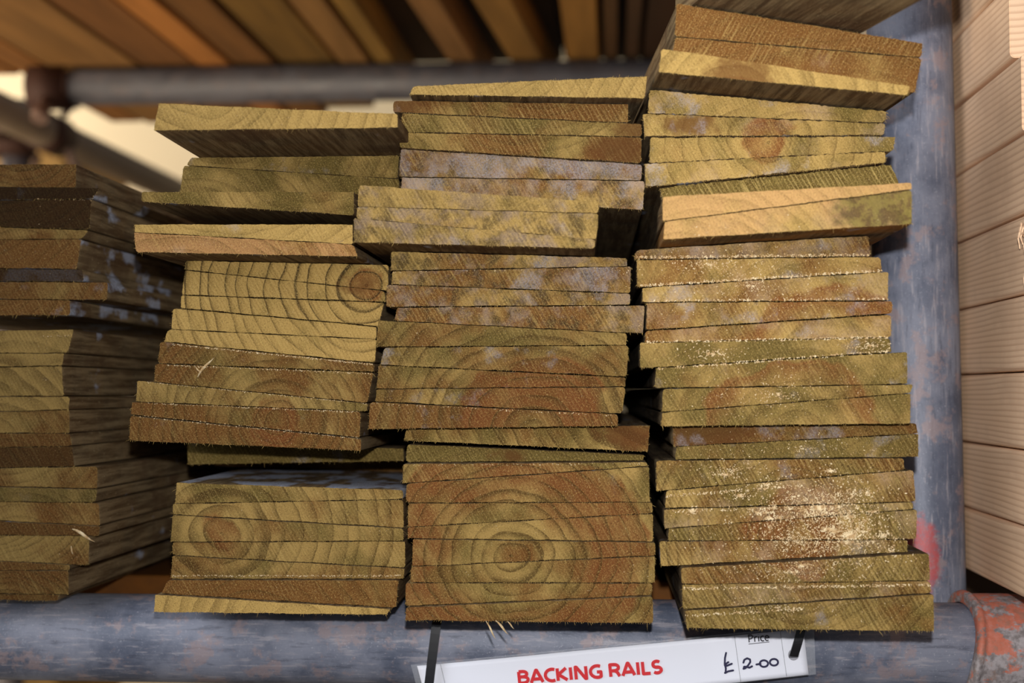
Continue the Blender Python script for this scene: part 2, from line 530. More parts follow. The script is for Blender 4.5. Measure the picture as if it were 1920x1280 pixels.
# coupler at the lower right: a forged half shell with a rolled rim, a hinge and a bolted flap
def coupler(x0, x1, label):
    e = empty('scaffold_coupler', (x0, TUBE_Y, TUBE_Z))
    tag(e, label, 'coupler')
    prof = [(0.0, 0.0246), (0.0, 0.0290), (0.0010, 0.0306), (0.0026, 0.0310), (0.0040, 0.0304), (0.0050, 0.0292), (0.0062, 0.0291),
            (0.014, 0.0293), (0.030, 0.0293), (x1 - x0 - 0.006, 0.0293), (x1 - x0 - 0.004, 0.0306), (x1 - x0, 0.0306), (x1 - x0, 0.0246)]
    bm = bmesh.new()
    seg = 56
    rows = []
    for (x, r) in prof:
        rows.append([bm.verts.new((x + 0.0025 * math.sin(k / seg * 6.283 * 2) * (1 if x < 0.02 else 0), -r * math.cos(6.283185 * k / seg), r * math.sin(6.283185 * k / seg))) for k in range(seg)])
    for i in range(len(rows) - 1):
        for k in range(seg):
            bm.faces.new((rows[i][k], rows[i][(k + 1) % seg], rows[i + 1][(k + 1) % seg], rows[i + 1][k]))
    bmesh.ops.recalc_face_normals(bm, faces=bm.faces)
    mk('shell', bm, coupler_material(), e, True)
    bm = bmesh.new()
    cyl(bm, (0.02, 0.0, -0.034), (x1 - x0 - 0.02, 0.0, -0.034), 0.007, 20)
    bmesh.ops.recalc_face_normals(bm, faces=bm.faces)
    mk('hinge_pin', bm, M_RUST, e)
    bm = bmesh.new()
    cyl(bm, (0.035, 0.022, -0.045), (0.035, 0.045, -0.030), 0.006, 20)
    cyl(bm, (0.035, 0.040, -0.033), (0.035, 0.050, -0.026), 0.0105, 6)
    bmesh.ops.recalc_face_normals(bm, faces=bm.faces)
    mk('bolt', bm, M_RUST, e)
    return e


pc = at(1830, 1190, 0.738)
coupler(pc.x - 0.001, pc.x + 0.092, 'scaffold coupler with flaking orange paint clamped on the bottom tube at right')

# far couplers, blurred
def far_coupler(c, label, ax, r=0.031, ln=0.06, bolts=()):
    e = empty('scaffold_coupler', c)
    tag(e, label, 'coupler')
    bm = bmesh.new()
    h = Vector(ax) * ln / 2
    rows = cyl(bm, -h, h, r, 24, cap=False)
    rows2 = cyl(bm, -h, h, 0.0283, 24, cap=False)
    for i in (0, -1):
        for k in range(24):
            bm.faces.new((rows[i][k], rows[i][(k + 1) % 24], rows2[i][(k + 1) % 24], rows2[i][k]))
    bmesh.ops.recalc_face_normals(bm, faces=bm.faces)
    mk('shell', bm, M_RUST, e)
    for (o, d) in bolts:
        bm = bmesh.new()
        cyl(bm, Vector(o), Vector(o) + Vector(d), 0.0065, 14)
        cyl(bm, Vector(o) + Vector(d) * 0.62, Vector(o) + Vector(d) * 0.98, 0.0125, 6)
        bmesh.ops.recalc_face_normals(bm, faces=bm.faces)
        mk('bolt', bm, M_BOLT, e)
    return e


far_coupler((-0.752, 1.80, EYE.z + 0.434 - TR - 0.0015), 'dark blurred coupler on the left end of the upper horizontal tube', (1, 0, 0), 0.0300, 0.052,
            (((0.0, -0.02, -0.02), (0.0, -0.02, -0.03)),))
far_coupler((-0.95, 2.27, EYE.z + 0.437), 'rust-brown blurred coupler clamping the sloping tube to the upright at left', (0, 1, 0), 0.034, 0.075,
            (((0.03, -0.02, 0.026), (0.03, -0.01, 0.028)), ((-0.012, -0.02, -0.041), (-0.006, -0.02, -0.05)), ((0.032, 0, -0.028), (0.02, -0.01, -0.05))))
far_coupler((-1.022, 2.30, EYE.z + 0.432), 'rust-brown blurred coupler around the upright tube at the left edge', (0, 0, 1), 0.034, 0.06,
            (((0.0, -0.03, 0.0), (-0.01, -0.05, 0.0)),))

# ------------------------------------------------------------------ rails
BOARDS = []          # (object, front depth)
BVH_V, BVH_F, FIBRES = [], [], []


def lerp2(a, b, t):
    return (a[0] + (b[0] - a[0]) * t, a[1] + (b[1] - a[1]) * t)


def build_rail(q, D, yaw, length, rise, fuzz, props, ragged=0.00028, step=0.0011, round_r=0.0012, drop=0.0):
    """q: four (x, z) front corners TL TR BR BL in the upright plane at depth D (metres)"""
    cx = (q[2][0] + q[3][0]) / 2
    cz = min(q[2][1], q[3][1])
    # outline with slightly rounded corners
    pts, nrm = [], []
    n4 = 4
    for i in range(n4):
        p0, p1, p2 = Vector(q[i - 1]), Vector(q[i]), Vector(q[(i + 1) % n4])
        d0, d1 = (p0 - p1), (p2 - p1)
        rr = min(round_r * random.uniform(0.5, 1.7), d0.length * 0.4, d1.length * 0.4)
        a, b = p1 + d0.normalized() * rr, p1 + d1.normalized() * rr
        for t in (0.0, 0.25, 0.5, 0.75, 1.0):
            pts.append(a.lerp(p1, t).lerp(p1.lerp(b, t), t))
        nxt = Vector(q[(i + 1) % n4])
        p3 = Vector(q[(i + 2) % n4])
        rr2 = min(round_r, (p1 - nxt).length * 0.4, (p3 - nxt).length * 0.4)
        e = nxt + (p1 - nxt).normalized() * rr2
        m = max(1, int((e - b).length / step))
        for k in range(1, m):
            pts.append(b.lerp(e, k / m))
    N = len(pts)
    cen = Vector((sum(p.x for p in pts) / N, sum(p.y for p in pts) / N))
    tang = [(pts[(i + 1) % N] - pts[i - 1]).normalized() for i in range(N)]
    out = []
    for i in range(N):
        t = tang[i]
        nn = Vector((t.y, -t.x))
        if nn.dot(pts[i] - cen) < 0 and abs(nn.dot((pts[i] - cen).normalized())) > 0.02:
            nn = -nn
        out.append(nn)
    bm = bmesh.new()
    lay = bm.verts.layers.float_vector.new('grain')
    org = Vector((cx, D, cz))
    cy, sy = math.cos(yaw), math.sin(yaw)

    def place(x, y, z):
        # the rail's own length runs back along its yaw; the front face stays in the upright plane
        return Vector((x - cx - sy * y, cy * y, z - cz + rise * (y / 0.55)))

    def add(x, y, z):
        v = bm.verts.new(place(x, y, z))
        v[lay] = (x * 1000, y * 1000, (z - EYE.z) * 1000)
        return v

    low = random.uniform(0, 100)
    r0, r1, r2, r3 = [], [], [], []
    for i, p in enumerate(pts):
        j = (random.random() ** 1.6) * ragged + 0.00010 * (1 + math.sin(i * 0.21 + low))
        a = p - out[i] * j
        r0.append(add(a.x, 0.0, a.y))
        b = p - out[i] * 0.00012
        r1.append(add(b.x, 0.0016 + random.uniform(0, .0012), b.y))
        c = p - out[i] * (0.00015 + 0.00012 * math.sin(i * 0.13 + low))
        r2.append(add(c.x, 0.03, c.y))
        r3.append(add(c.x, length, c.y))
    f = bm.faces.new(r0)
    f.material_index = 0
    for ra, rb in ((r0, r1), (r1, r2), (r2, r3)):
        for i in range(N):
            k = (i + 1) % N
            g = bm.faces.new((ra[i], rb[i], rb[k], ra[k]))
            g.material_index = 1
    g = bm.faces.new(r3[::-1])
    g.material_index = 0
    bmesh.ops.recalc_face_normals(bm, faces=bm.faces)
    for f in [f for f in bm.faces if len(f.verts) > 4]:
        bmesh.ops.triangulate(bm, faces=[f], ngon_method='EAR_CLIP')
    off = len(BVH_V)
    bm.verts.index_update()
    for v in bm.verts:
        BVH_V.append(v.co + org)
    for f in bm.faces:
        BVH_F.append([v.index + off for v in f.verts])
    # torn fibres round the sawn end: planned here, grown once every rail stands
    plan = []
    for _ in range(fuzz):
        i = random.randrange(N)
        p, nn, t = pts[i], out[i], tang[i]
        L = min(0.0040, random.expovariate(1 / 0.00042) + 0.00015)
        dirn = Vector((nn.x, 0, nn.y)) * random.uniform(0.2, 1.0) + Vector((0, -1, 0)) * random.uniform(0.1, 0.9) + Vector((t.x, 0, t.y)) * random.uniform(-0.9, 0.9)
        if nn.y > 0.3 and not props.get('top'):
            continue
        plan.append((place(p.x - nn.x * .0002, -0.0002, p.y - nn.y * .0002), dirn.normalized(), L, random.uniform(0.00003, 0.00008)))
    FIBRES.append((org, plan))
    o = mk('backing_rail', bm, [M_END, M_SIDE, M_FIB])
    o.location = org
    for k, v in DEF.items():
        o[k] = float(props.get(k, v))
    BOARDS.append(o)
    return o


ORD = ['topmost', 'second', 'third', 'fourth', 'fifth', 'sixth', 'seventh', 'eighth', 'ninth', 'tenth', 'eleventh', 'twelfth', 'thirteenth',
       'fourteenth', 'fifteenth', 'sixteenth', 'seventeenth', 'eighteenth', 'nineteenth', 'twentieth', 'twenty-first', 'twenty-second',
       'twenty-third', 'twenty-fourth', 'twenty-fifth', 'twenty-sixth', 'twenty-seventh', 'twenty-eighth', 'twenty-ninth', 'thirtieth']

YW = math.radians(1.0)


def stack(rows, where, group, base_yaw, length):
    """rows from the top down: (pixel quad TL TR BR BL, depth, label words, properties)"""
    data = []
    for (q, D, words, pr) in rows:
        D = D + random.uniform(-0.0010, 0.0010)
        w = [at(q[i], q[i + 1], D) for i in (0, 2, 4, 6)]
        data.append([[(p.x, p.z) for p in w], D, words, dict(pr), q])
    def thick(d):
        for top, bot in ((0, 3), (1, 2)):
            if d[0][top][1] - d[0][bot][1] < 0.0016:
                d[0][top] = (d[0][top][0], d[0][bot][1] + 0.0016)

    # the bottom rail sits on the tube, every other on the one below it
    b = data[-1][0]
    for k in (2, 3):
        b[k] = (b[k][0], EYE.z - 0.1118)
    thick(data[-1])
    for u, l in reversed(list(zip(data, data[1:]))):
        if l[3].get('tuck'):                                       # a recessed rail reaches up to the one above
            (xa, za), (xb, zb) = u[0][3], u[0][2]
            for k in (0, 1):
                x, z = l[0][k]
                l[0][k] = (x, za + (zb - za) * (x - xa) / (xb - xa) - 0.0012)
            thick(l)
        elif not u[3].get('loose'):
            (x0, z0), (x1, z1) = l[0][0], l[0][1]
            for k in (2, 3):
                x, z = u[0][k]
                u[0][k] = (x, z0 + (z1 - z0) * (x - x0) / (x1 - x0) + 0.00004 + 0.00022 * random.random() ** 2)
        thick(u)
    data[0][3]['top'] = 1
    n = len(data)
    for i, (w, D, words, pr, q) in enumerate(data):
        if 'ring' in pr:
            c = at(pr['ring'][0], pr['ring'][1], D)
            pr['ring_x'], pr['ring_z'] = c.x * 1000, (c.z - EYE.z) * 1000
        else:
            c = at(random.uniform(q[0], q[2]), q[1] + random.choice((-1, 1)) * random.uniform(60, 260), D)
            pr['ring_x'], pr['ring_z'] = c.x * 1000, (c.z - EYE.z) * 1000
        if 'patch' in pr:
            c = at(pr['patch'][0], pr['patch'][1], D)
            pr['patch_x'], pr['patch_z'], pr['patch_r'] = c.x * 1000, (c.z - EYE.z) * 1000, pr['patch'][2] / 3.84
        o = build_rail(w, D, pr.get('yaw', base_yaw), pr.get('len', length) + random.uniform(-0.012, 0.012), pr.get('rise', 0.0), pr.get('fuzz', 300), pr,
                       ragged=pr.get('ragged', 0.00026))
        pos = 'bottom' if i == n - 1 else ORD[i]
        lab = f'{words}, {pos} in {where}' if pos in ('topmost', 'bottom') else f'{words}, {pos} down {where}'
        tag(o, lab, 'board', group)


R = dict
# ---- the stack left of centre
DA = 0.702
hA = R(ring=(684, 538), ring_sp=7.2, ring_k=0.95, heart_r=9.5, ink=0.75, tone=0.12, green=0.3, patch=(674, 540, 17), bright=0.95, mould=0.05)
mA = R(ring=(520, 790), ring_sp=6.0, ring_k=0.75, heart_r=14, tone=0.5, green=0.5, bright=0.70, mould=0.12)
lA = R(ring=(415, 1003), ring_sp=8.0, ring_k=0.85, heart_r=10, tone=0.36, green=0.45, bright=0.78, mould=0.05)
A = [
    ((297, 193, 746, 213, 746, 239, 288, 244), 0.630, 'pale olive board jutting forward with dark underside', R(ring=(380, 150), tone=0.05, green=0.25, bright=0.92, len=0.75, ring_k=0.5, fuzz=300)),
    ((358, 295, 749, 291, 745, 329, 349, 308), 0.703, 'grey-green wedge thinner at its left end', R(tone=0.3, green=0.65, mould=0.35, bright=0.72)),
    ((344, 310, 749, 335, 749, 360, 336, 356), 0.703, 'olive wedge under a grey-green one', R(tone=0.2, green=0.65, mould=0.15, bright=0.75)),
    ((266, 359, 664, 359, 664, 404, 264, 378), 0.690, 'olive board with pale spots on thin left end', R(tone=0.3, green=0.6, mould=0.35, bright=0.85, loose=1)),
    ((366, 380, 664, 406, 664, 419, 366, 419), 0.860, 'dark deeply set back board inside a gap', R(tone=0.9, bright=0.35, tuck=1, fuzz=0, len=0.6)),
    ((252, 420, 662, 420, 662, 458, 251, 435), 0.664, 'pale yellow wedge jutting out to the left', R(ring=(430, 240), tone=0.05, green=0.25, mould=0.15, fuzz=320)),
    ((251, 435, 664, 458, 672, 483, 254, 473), 0.664, 'orange-brown board with white specks at its left corner', R(ring=(330, 640), ring_sp=7, ring_k=0.6, tone=0.75, green=0.1, peach=0.5, dust=0.3, bright=1.05)),
    ((347, 488, 729, 496, 728, 544, 347, 505), DA, 'yellow wedge cut through the upper half of a dark knotty heart', dict(hA)),
    ((347, 506, 722, 545, 724, 567, 340, 553), DA, 'yellow wedge holding the lower half of a dark heart', dict(hA)),
    ((340, 553, 721, 567, 710, 612, 338, 576), DA, 'yellow board with black curved rings below the dark heart', dict(hA, ink=0.5)),
    ((324, 577, 706, 612, 706, 635, 320, 617), DA, 'plain yellow board stepping out to the left under black-ringed ones', dict(hA, ink=0.15, ring_k=0.7)),
    ((314, 617, 706, 636, 704, 680, 308, 640), DA, 'yellow wedge with faint curved rings and green lower edge', dict(hA, ink=0.1, ring_k=0.6)),
    ((300, 640, 701, 681, 702, 697, 296, 680), 0.697, 'brown-striped wedge with sawdust along its top', dict(mA, tone=0.62)),
    ((291, 681, 701, 698, 689, 755, 288, 712), 0.697, 'brown board with arched rings and a pale spot', dict(mA)),
    ((257, 713, 691, 756, 688, 771, 254, 752), 0.695, 'olive-brown wedge thick at its left end', dict(mA, tone=0.35)),
    ((247, 753, 677, 771, 675, 819, 244, 777), 0.695, 'brown wedge with a purplish middle and square right end', dict(mA, tone=0.6)),
    ((244, 779, 678, 822, 677, 845, 241, 826), 0.690, 'dark brown board overhanging a black gap with sawdust on its top', dict(mA, tone=0.65, fuzz=300)),
    ((350, 845, 757, 848, 757, 864, 352, 871), 0.760, 'green set-back board with a white left corner', R(tone=0.2, green=0.9, mould=0.35, bright=0.75, tuck=1, len=0.8)),
    ((400, 872, 757, 872, 757, 884, 400, 884), 0.840, 'dark recessed board behind a black gap', R(tone=0.6, bright=0.5, tuck=1, fuzz=0, len=0.7)),
    ((330, 904, 757, 918, 757, 935, 328, 941), 0.700, 'yellow-brown board with its greyish dusty top surface showing', dict(lA, side_mould=0.75)),
    ((323, 944, 757, 936, 757, 989, 323, 964), 0.700, 'yellow wedge thin at left above a round brown heart', dict(lA)),
    ((323, 965, 757, 990, 757, 1014, 319, 1015), 0.700, 'yellow board with the upper half of a round brown heart', dict(lA)),
    ((323, 1016, 760, 1014, 760, 1062, 323, 1040), 0.700, 'yellow wedge with the lower half of a round brown heart', dict(lA)),
    ((323, 1041, 760, 1065, 757, 1086, 319, 1084), 0.700, 'yellow-brown board with rings curving under a brown heart', dict(lA, tone=0.45)),
    ((314, 1087, 748, 1087, 743, 1139, 301, 1111), 0.697, 'dark reddish-brown wedge with a sawdust-furred top edge', R(ring=(480, 1220), ring_sp=8, ring_k=0.7, tone=0.75, green=0.5, bright=0.85, fuzz=320)),
    ((290, 1114, 734, 1141, 726, 1156, 288, 1152), 0.695, 'light orange-yellow wedge with a rounded right end', R(ring=(560, 1190), ring_sp=9, ring_k=0.5, tone=0.1, green=0.1, bright=1.1, saw_k=0.2)),
]
stack(A, 'left-centre stack', 'backing rails in the stack left of centre', YW, 0.92)

# ---- the central stack
bB = R(ring=(1000, 812), ring_sp=7.5, ring_k=0.85, heart_r=40, heart_in=10, tone=0.5, green=0.55, bright=0.68, mould=0.25)
cB = R(ring=(958, 1045), ring_sp=7.2, ring_k=1.05, heart_r=67, heart_in=34, tone=0.4, green=0.5, bright=0.76, mould=0.1, saw_k=0.45)
mB = R(mottle=0.9, dust=0.25, mould=0.55, tone=0.6, bright=0.80, green=0.3, saw_k=0.9, ring_k=0.3)
uB = R(ring=(1000, 110), ring_sp=6.5, ring_k=0.55, tone=0.5, green=0.6, saw_k=1.0, bright=0.76)
DB = 0.680
B = [
    ((775, 161, 1214, 142, 1209, 186, 766, 182), 0.655, 'pale yellow board tilting up to the right', R(ring=(880, 60), ring_sp=7, ring_k=0.5, tone=0.03, green=0.3, bright=0.92, len=0.8, yaw=math.radians(4), rise=0.004, fuzz=320)),
    ((737, 188, 1178, 195, 1178, 231, 737, 212), 0.667, 'brown board with a dark reddish left end set back at right', dict(uB, tone=0.62, patch=(752, 198, 26))),
    ((753, 212, 1204, 232, 1204, 256, 751, 247), 0.668, 'olive-brown wedge with a red right end and saw-marked left', dict(uB, tone=0.45, patch=(1190, 245, 22))),
    ((750, 248, 1204, 257, 1203, 306, 748, 274), 0.668, 'olive-brown wedge with a deep red-brown right corner', dict(uB, tone=0.5, patch=(1165, 280, 32))),
    ((751, 279, 1205, 308, 1203, 338, 747, 330), 0.672, 'board greyed all over with whitish mould', dict(mB, mould=0.85, dust=0.4)),
    ((753, 332, 1209, 339, 1206, 385, 751, 347), 0.670, 'grey and orange wedge widening to the right', dict(mB, mould=0.6, dust=0.5)),
    ((673, 346, 1124, 378, 1123, 399, 670, 386), 0.650, 'tan board jutting out to the left with close saw marks', dict(mB, tone=0.25, mould=0.3, mottle=0.6)),
    ((669, 387, 1123, 400, 1119, 447, 668, 407), 0.648, 'mottled tan wedge thick at its right end', dict(mB, tone=0.3, mould=0.35)),
    ((663, 408, 1117, 448, 1116, 473, 664, 456), 0.645, 'mottled tan board overhanging with its shaded underside showing', dict(mB, tone=0.35, mould=0.35)),
    ((733, 471, 1176, 483, 1177, 499, 732, 507), DB, 'board with a smooth pinkish left quarter and speckled grey right', dict(mB, mould=0.5, tone=0.5)),
    ((735, 508, 1184, 499, 1182, 549, 733, 532), DB, 'mottled board with a bright bluish-white mould patch right of middle', dict(mB, mould=0.65)),
    ((724, 533, 1182, 550, 1182, 571, 724, 574), DB, 'mottled golden and grey board with a hairy top edge', dict(mB, mould=0.4)),
    ((744, 576, 1209, 572, 1206, 623, 739, 599), 0.679, 'dark mottled wedge sticking right with cross-hatched saw marks', dict(mB, tone=0.6, bright=0.8, mould=0.3)),
    ((709, 600, 1176, 624, 1174, 645, 705, 649), 0.677, 'yellow-olive wedge with greyish dust in its middle', dict(bB, heart_r=0)),
    ((720, 651, 1179, 647, 1176, 706, 712, 682), 0.677, 'brown wedge with a grey-blue arch of mould', dict(bB, mould=0.45)),
    ((709, 684, 1174, 707, 1173, 724, 705, 727), 0.677, 'brown board with arched rings and a reddish right half', dict(bB)),
    ((706, 729, 1173, 725, 1167, 776, 703, 752), 0.677, 'brown wedge with a red-brown right end and pale speck', dict(bB, tone=0.5)),
    ((693, 753, 1160, 776, 1159, 801, 690, 804), 0.674, 'brown board with a reddish branch mark at its left end', dict(bB, tone=0.6, green=0.5)),
    ((761, 803, 1219, 797, 1216, 847, 756, 826), 0.684, 'olive board with diagonal brown bands and dark right corner', R(ring=(1250, 700), ring_sp=9, ring_k=1.0, tone=0.45, green=0.6, bright=0.8, patch=(1175, 812, 30), loose=1)),
    ((763, 832, 1208, 852, 1206, 866, 761, 866), 0.692, 'green set-back board with a round brown knot near its middle', R(ring=(955, 1100), ring_sp=6, ring_k=0.4, tone=0.15, green=0.9, bright=0.75, patch=(956, 855, 9), tuck=0)),
    ((755, 869, 1213, 866, 1216, 873, 754, 907), DB, 'wedge tapering to nothing at right with a rust-red middle', dict(cB, saw_k=0.8)),
    ((761, 906, 1218, 874, 1219, 939, 761, 941), DB, 'wedge with rust-red arch and yellow-green right end', dict(cB)),
    ((764, 943, 1224, 941, 1225, 960, 764, 988), DB, 'wedge thinning to the right with a pale mark at its left', dict(cB)),
    ((764, 988, 1225, 962, 1225, 1013, 764, 1006), DB, 'wedge with olive middle and red band near its right end', dict(cB)),
    ((774, 1010, 1229, 1016, 1229, 1041, 772, 1061), DB, 'board holding the upper half of a round split heart', dict(cB)),
    ((770, 1062, 1229, 1042, 1228, 1092, 768, 1090), DB, 'board holding the lower half of a round heart', dict(cB)),
    ((760, 1092, 1224, 1093, 1222, 1116, 760, 1136), DB, 'brown wedge with rings curving below the round heart', dict(cB)),
    ((761, 1138, 1224, 1117, 1225, 1167, 760, 1162), 0.678, 'brown board with splinters hanging above the price tag', dict(cB, fuzz=520)),
]
stack(B, 'central stack', 'backing rails in the central stack', YW, 0.92)

# ---- the stack beside the upright
tC = R(ring=(1560, 560), ring_sp=9, ring_k=0.35, tone=1.3, green=0.35, mould=0.05, dust=0.2, yaw=math.radians(4), len=0.55, rise=0.012, saw_dir=-1.0, saw_k=0.8, fuzz=420)
kC = R(ring=(1440, 262), ring_sp=10, ring_k=0.6, heart_r=11, tone=0.22, green=0.45, mould=0.35, dust=0.35, fuzz=520, ragged=0.0005, side_mould=0.25)
dC = R(ring=(1560, 690), ring_sp=8, ring_k=0.45, tone=0.52, green=0.4, mould=0.4, dust=0.5, bright=0.88, side_mould=0.2, side_bright=1.0, heart_r=44, heart_in=36)
eC = R(ring=(1490, 830), ring_sp=8, ring_k=0.45, heart_r=44, heart_in=37, tone=0.3, green=0.6, mould=0.25, dust=0.18, bright=0.82, side_mould=0.25, side_bright=1.0)
fC = R(ring=(1490, 1000), ring_sp=5.6, ring_k=0.75, tone=0.48, green=0.55, mould=0.2, dust=0.55, bright=0.82, saw_k=1.2, side_mould=0.2, side_bright=1.0, heart_r=24)
DC = 0.667
C = [
    ((1268, 6, 1731, 81, 1729, 104, 1264, 68), 0.645, 'red-brown board sloping down to the right under the grey board', dict(tC)),
    ((1266, 69, 1729, 109, 1716, 161, 1259, 88), 0.645, 'red-brown wedge thick at right with pale specks', dict(tC, tone=0.75)),
    ((1240, 90, 1707, 161, 1701, 182, 1234, 137), 0.632, 'pale yellow board with brown patch and grey underside', R(ring=(1370, 190), ring_sp=9, ring_k=0.5, heart_r=15, tone=0.05, green=0.05, bright=1.12, patch=(1385, 150, 36), yaw=math.radians(4), len=0.55, rise=0.012, fuzz=520, saw_k=0.4)),
    ((1217, 167, 1664, 208, 1660, 227, 1214, 210), DC, 'yellow furry board tapering to the right', dict(kC, heart_r=0, ring_k=0.5, ring=(1500, 420))),
    ((1204, 212, 1660, 231, 1658, 253, 1208, 255), DC, 'olive board with a brown blotch at left and furry edges', dict(kC, heart_r=13, patch=(1300, 233, 24))),
    ((1219, 257, 1679, 255, 1675, 276, 1217, 302), 0.668, 'yellow wedge with an orange-red heart and mouldy left end', dict(kC, mould=0.4)),
    ((1208, 306, 1662, 283, 1662, 304, 1210, 349), 0.666, 'yellow-green wedge thick at its furry left end', dict(kC)),
    ((1236, 351, 1671, 307, 1694, 341, 1244, 366), 0.670, 'green wedge with deep tooth-like saw marks', R(ring=(1500, 500), ring_sp=5, ring_k=0.5, tone=0.1, green=0.9, saw_k=1.5, fuzz=420, ragged=0.0006)),
    ((1242, 368, 1709, 342, 1710, 354, 1242, 414), 0.632, 'smooth light orange wedge thinning to the right', R(ring=(1330, 540), ring_k=0.3, tone=0.25, green=0.0, peach=0.65, saw_k=0.35, dust=0.2)),
    ((1246, 415, 1710, 356, 1711, 411, 1243, 453), 0.632, 'light orange board with a green and black right end overhanging', R(ring=(1280, 560), ring_k=0.4, tone=0.3, green=0.25, peach=0.6, saw_k=0.35, side_warm=0.9, mottle=0.2, patch=(1655, 384, 50), patch_g=1.0)),
    ((1192, 468, 1629, 441, 1632, 478, 1188, 485), DC, 'grey dusty wedge under the light orange overhang', dict(dC, mould=0.5, mottle=0.6, bright=0.75)),
    ((1193, 487, 1652, 481, 1654, 503, 1194, 537), DC, 'sawdust-speckled wedge thicker at its left end', dict(dC)),
    ((1204, 539, 1666, 509, 1666, 557, 1204, 565), DC, 'sawdust-topped wedge with a yellow right quarter', dict(dC)),
    ((1213, 567, 1674, 564, 1672, 586, 1211, 614), DC, 'dusty wedge with a green left end and yellow right end', dict(dC, dust=0.35)),
    ((1210, 620, 1672, 589, 1671, 636, 1208, 640), DC, 'wedge with orange and purplish blotches and yellow end', dict(dC, mould=0.45)),
    ((1200, 642, 1669, 632, 1672, 656, 1199, 690), 0.665, 'yellow-green board jutting left with a red-brown arc', dict(eC)),
    ((1230, 689, 1701, 659, 1702, 718, 1227, 722), 0.664, 'olive wedge with two bluish mould patches', dict(eC, mould=0.35)),
    ((1243, 728, 1712, 720, 1708, 736, 1240, 775), 0.662, 'olive wedge tapering to the right above another one', dict(eC)),
    ((1241, 773, 1708, 737, 1708, 789, 1238, 792), 0.662, 'olive wedge with a mouldy spot above a black shadow line', dict(eC)),
    ((1261, 798, 1718, 793, 1722, 811, 1262, 836), 0.675, 'dark brown wedge dotted with white mould spots', R(patch=(1330, 812, 40), tone=0.6, green=0.8, mould=0.5, bright=0.75)),
    ((1267, 837, 1722, 813, 1723, 857, 1266, 859), 0.675, 'dark olive wedge with three white spots at right', R(tone=0.4, green=0.8, mould=0.4, bright=0.8)),
    ((1230, 863, 1695, 858, 1697, 881, 1230, 923), 0.672, 'yellow wedge reaching out at left with a pale right corner', dict(fC, dust=0.25)),
    ((1249, 919, 1713, 880, 1717, 939, 1246, 952), 0.672, 'wedge with dark diagonal stripes at right and sawdust', dict(fC)),
    ((1244, 954, 1712, 941, 1712, 954, 1246, 990), 0.672, 'thin brown wedge buried in sawdust right of middle', dict(fC, tone=0.4)),
    ((1254, 990, 1720, 954, 1718, 1011, 1252, 1013), 0.672, 'wedge heavily covered with sawdust at right', dict(fC, dust=0.5)),
    ((1236, 1014, 1702, 1011, 1702, 1029, 1238, 1070), 0.674, 'wedge reaching out at left with its dusty right top showing', dict(fC, dust=0.45)),
    ((1277, 1064, 1743, 1036, 1744, 1085, 1277, 1093), DC, 'sawdust-strewn wedge thicker at its right end', dict(fC, dust=0.4)),
    ((1279, 1095, 1744, 1088, 1746, 1111, 1280, 1142), DC, 'wedge with a sawdust line along its top', dict(fC)),
    ((1284, 1144, 1752, 1113, 1751, 1165, 1287, 1172), 0.666, 'yellow-green wedge with frayed fibres at its right end', dict(fC, green=0.6, dust=0.25, fuzz=520)),
]
stack(C, 'right-hand stack', 'backing rails in the right-hand stack', YW, 0.92)

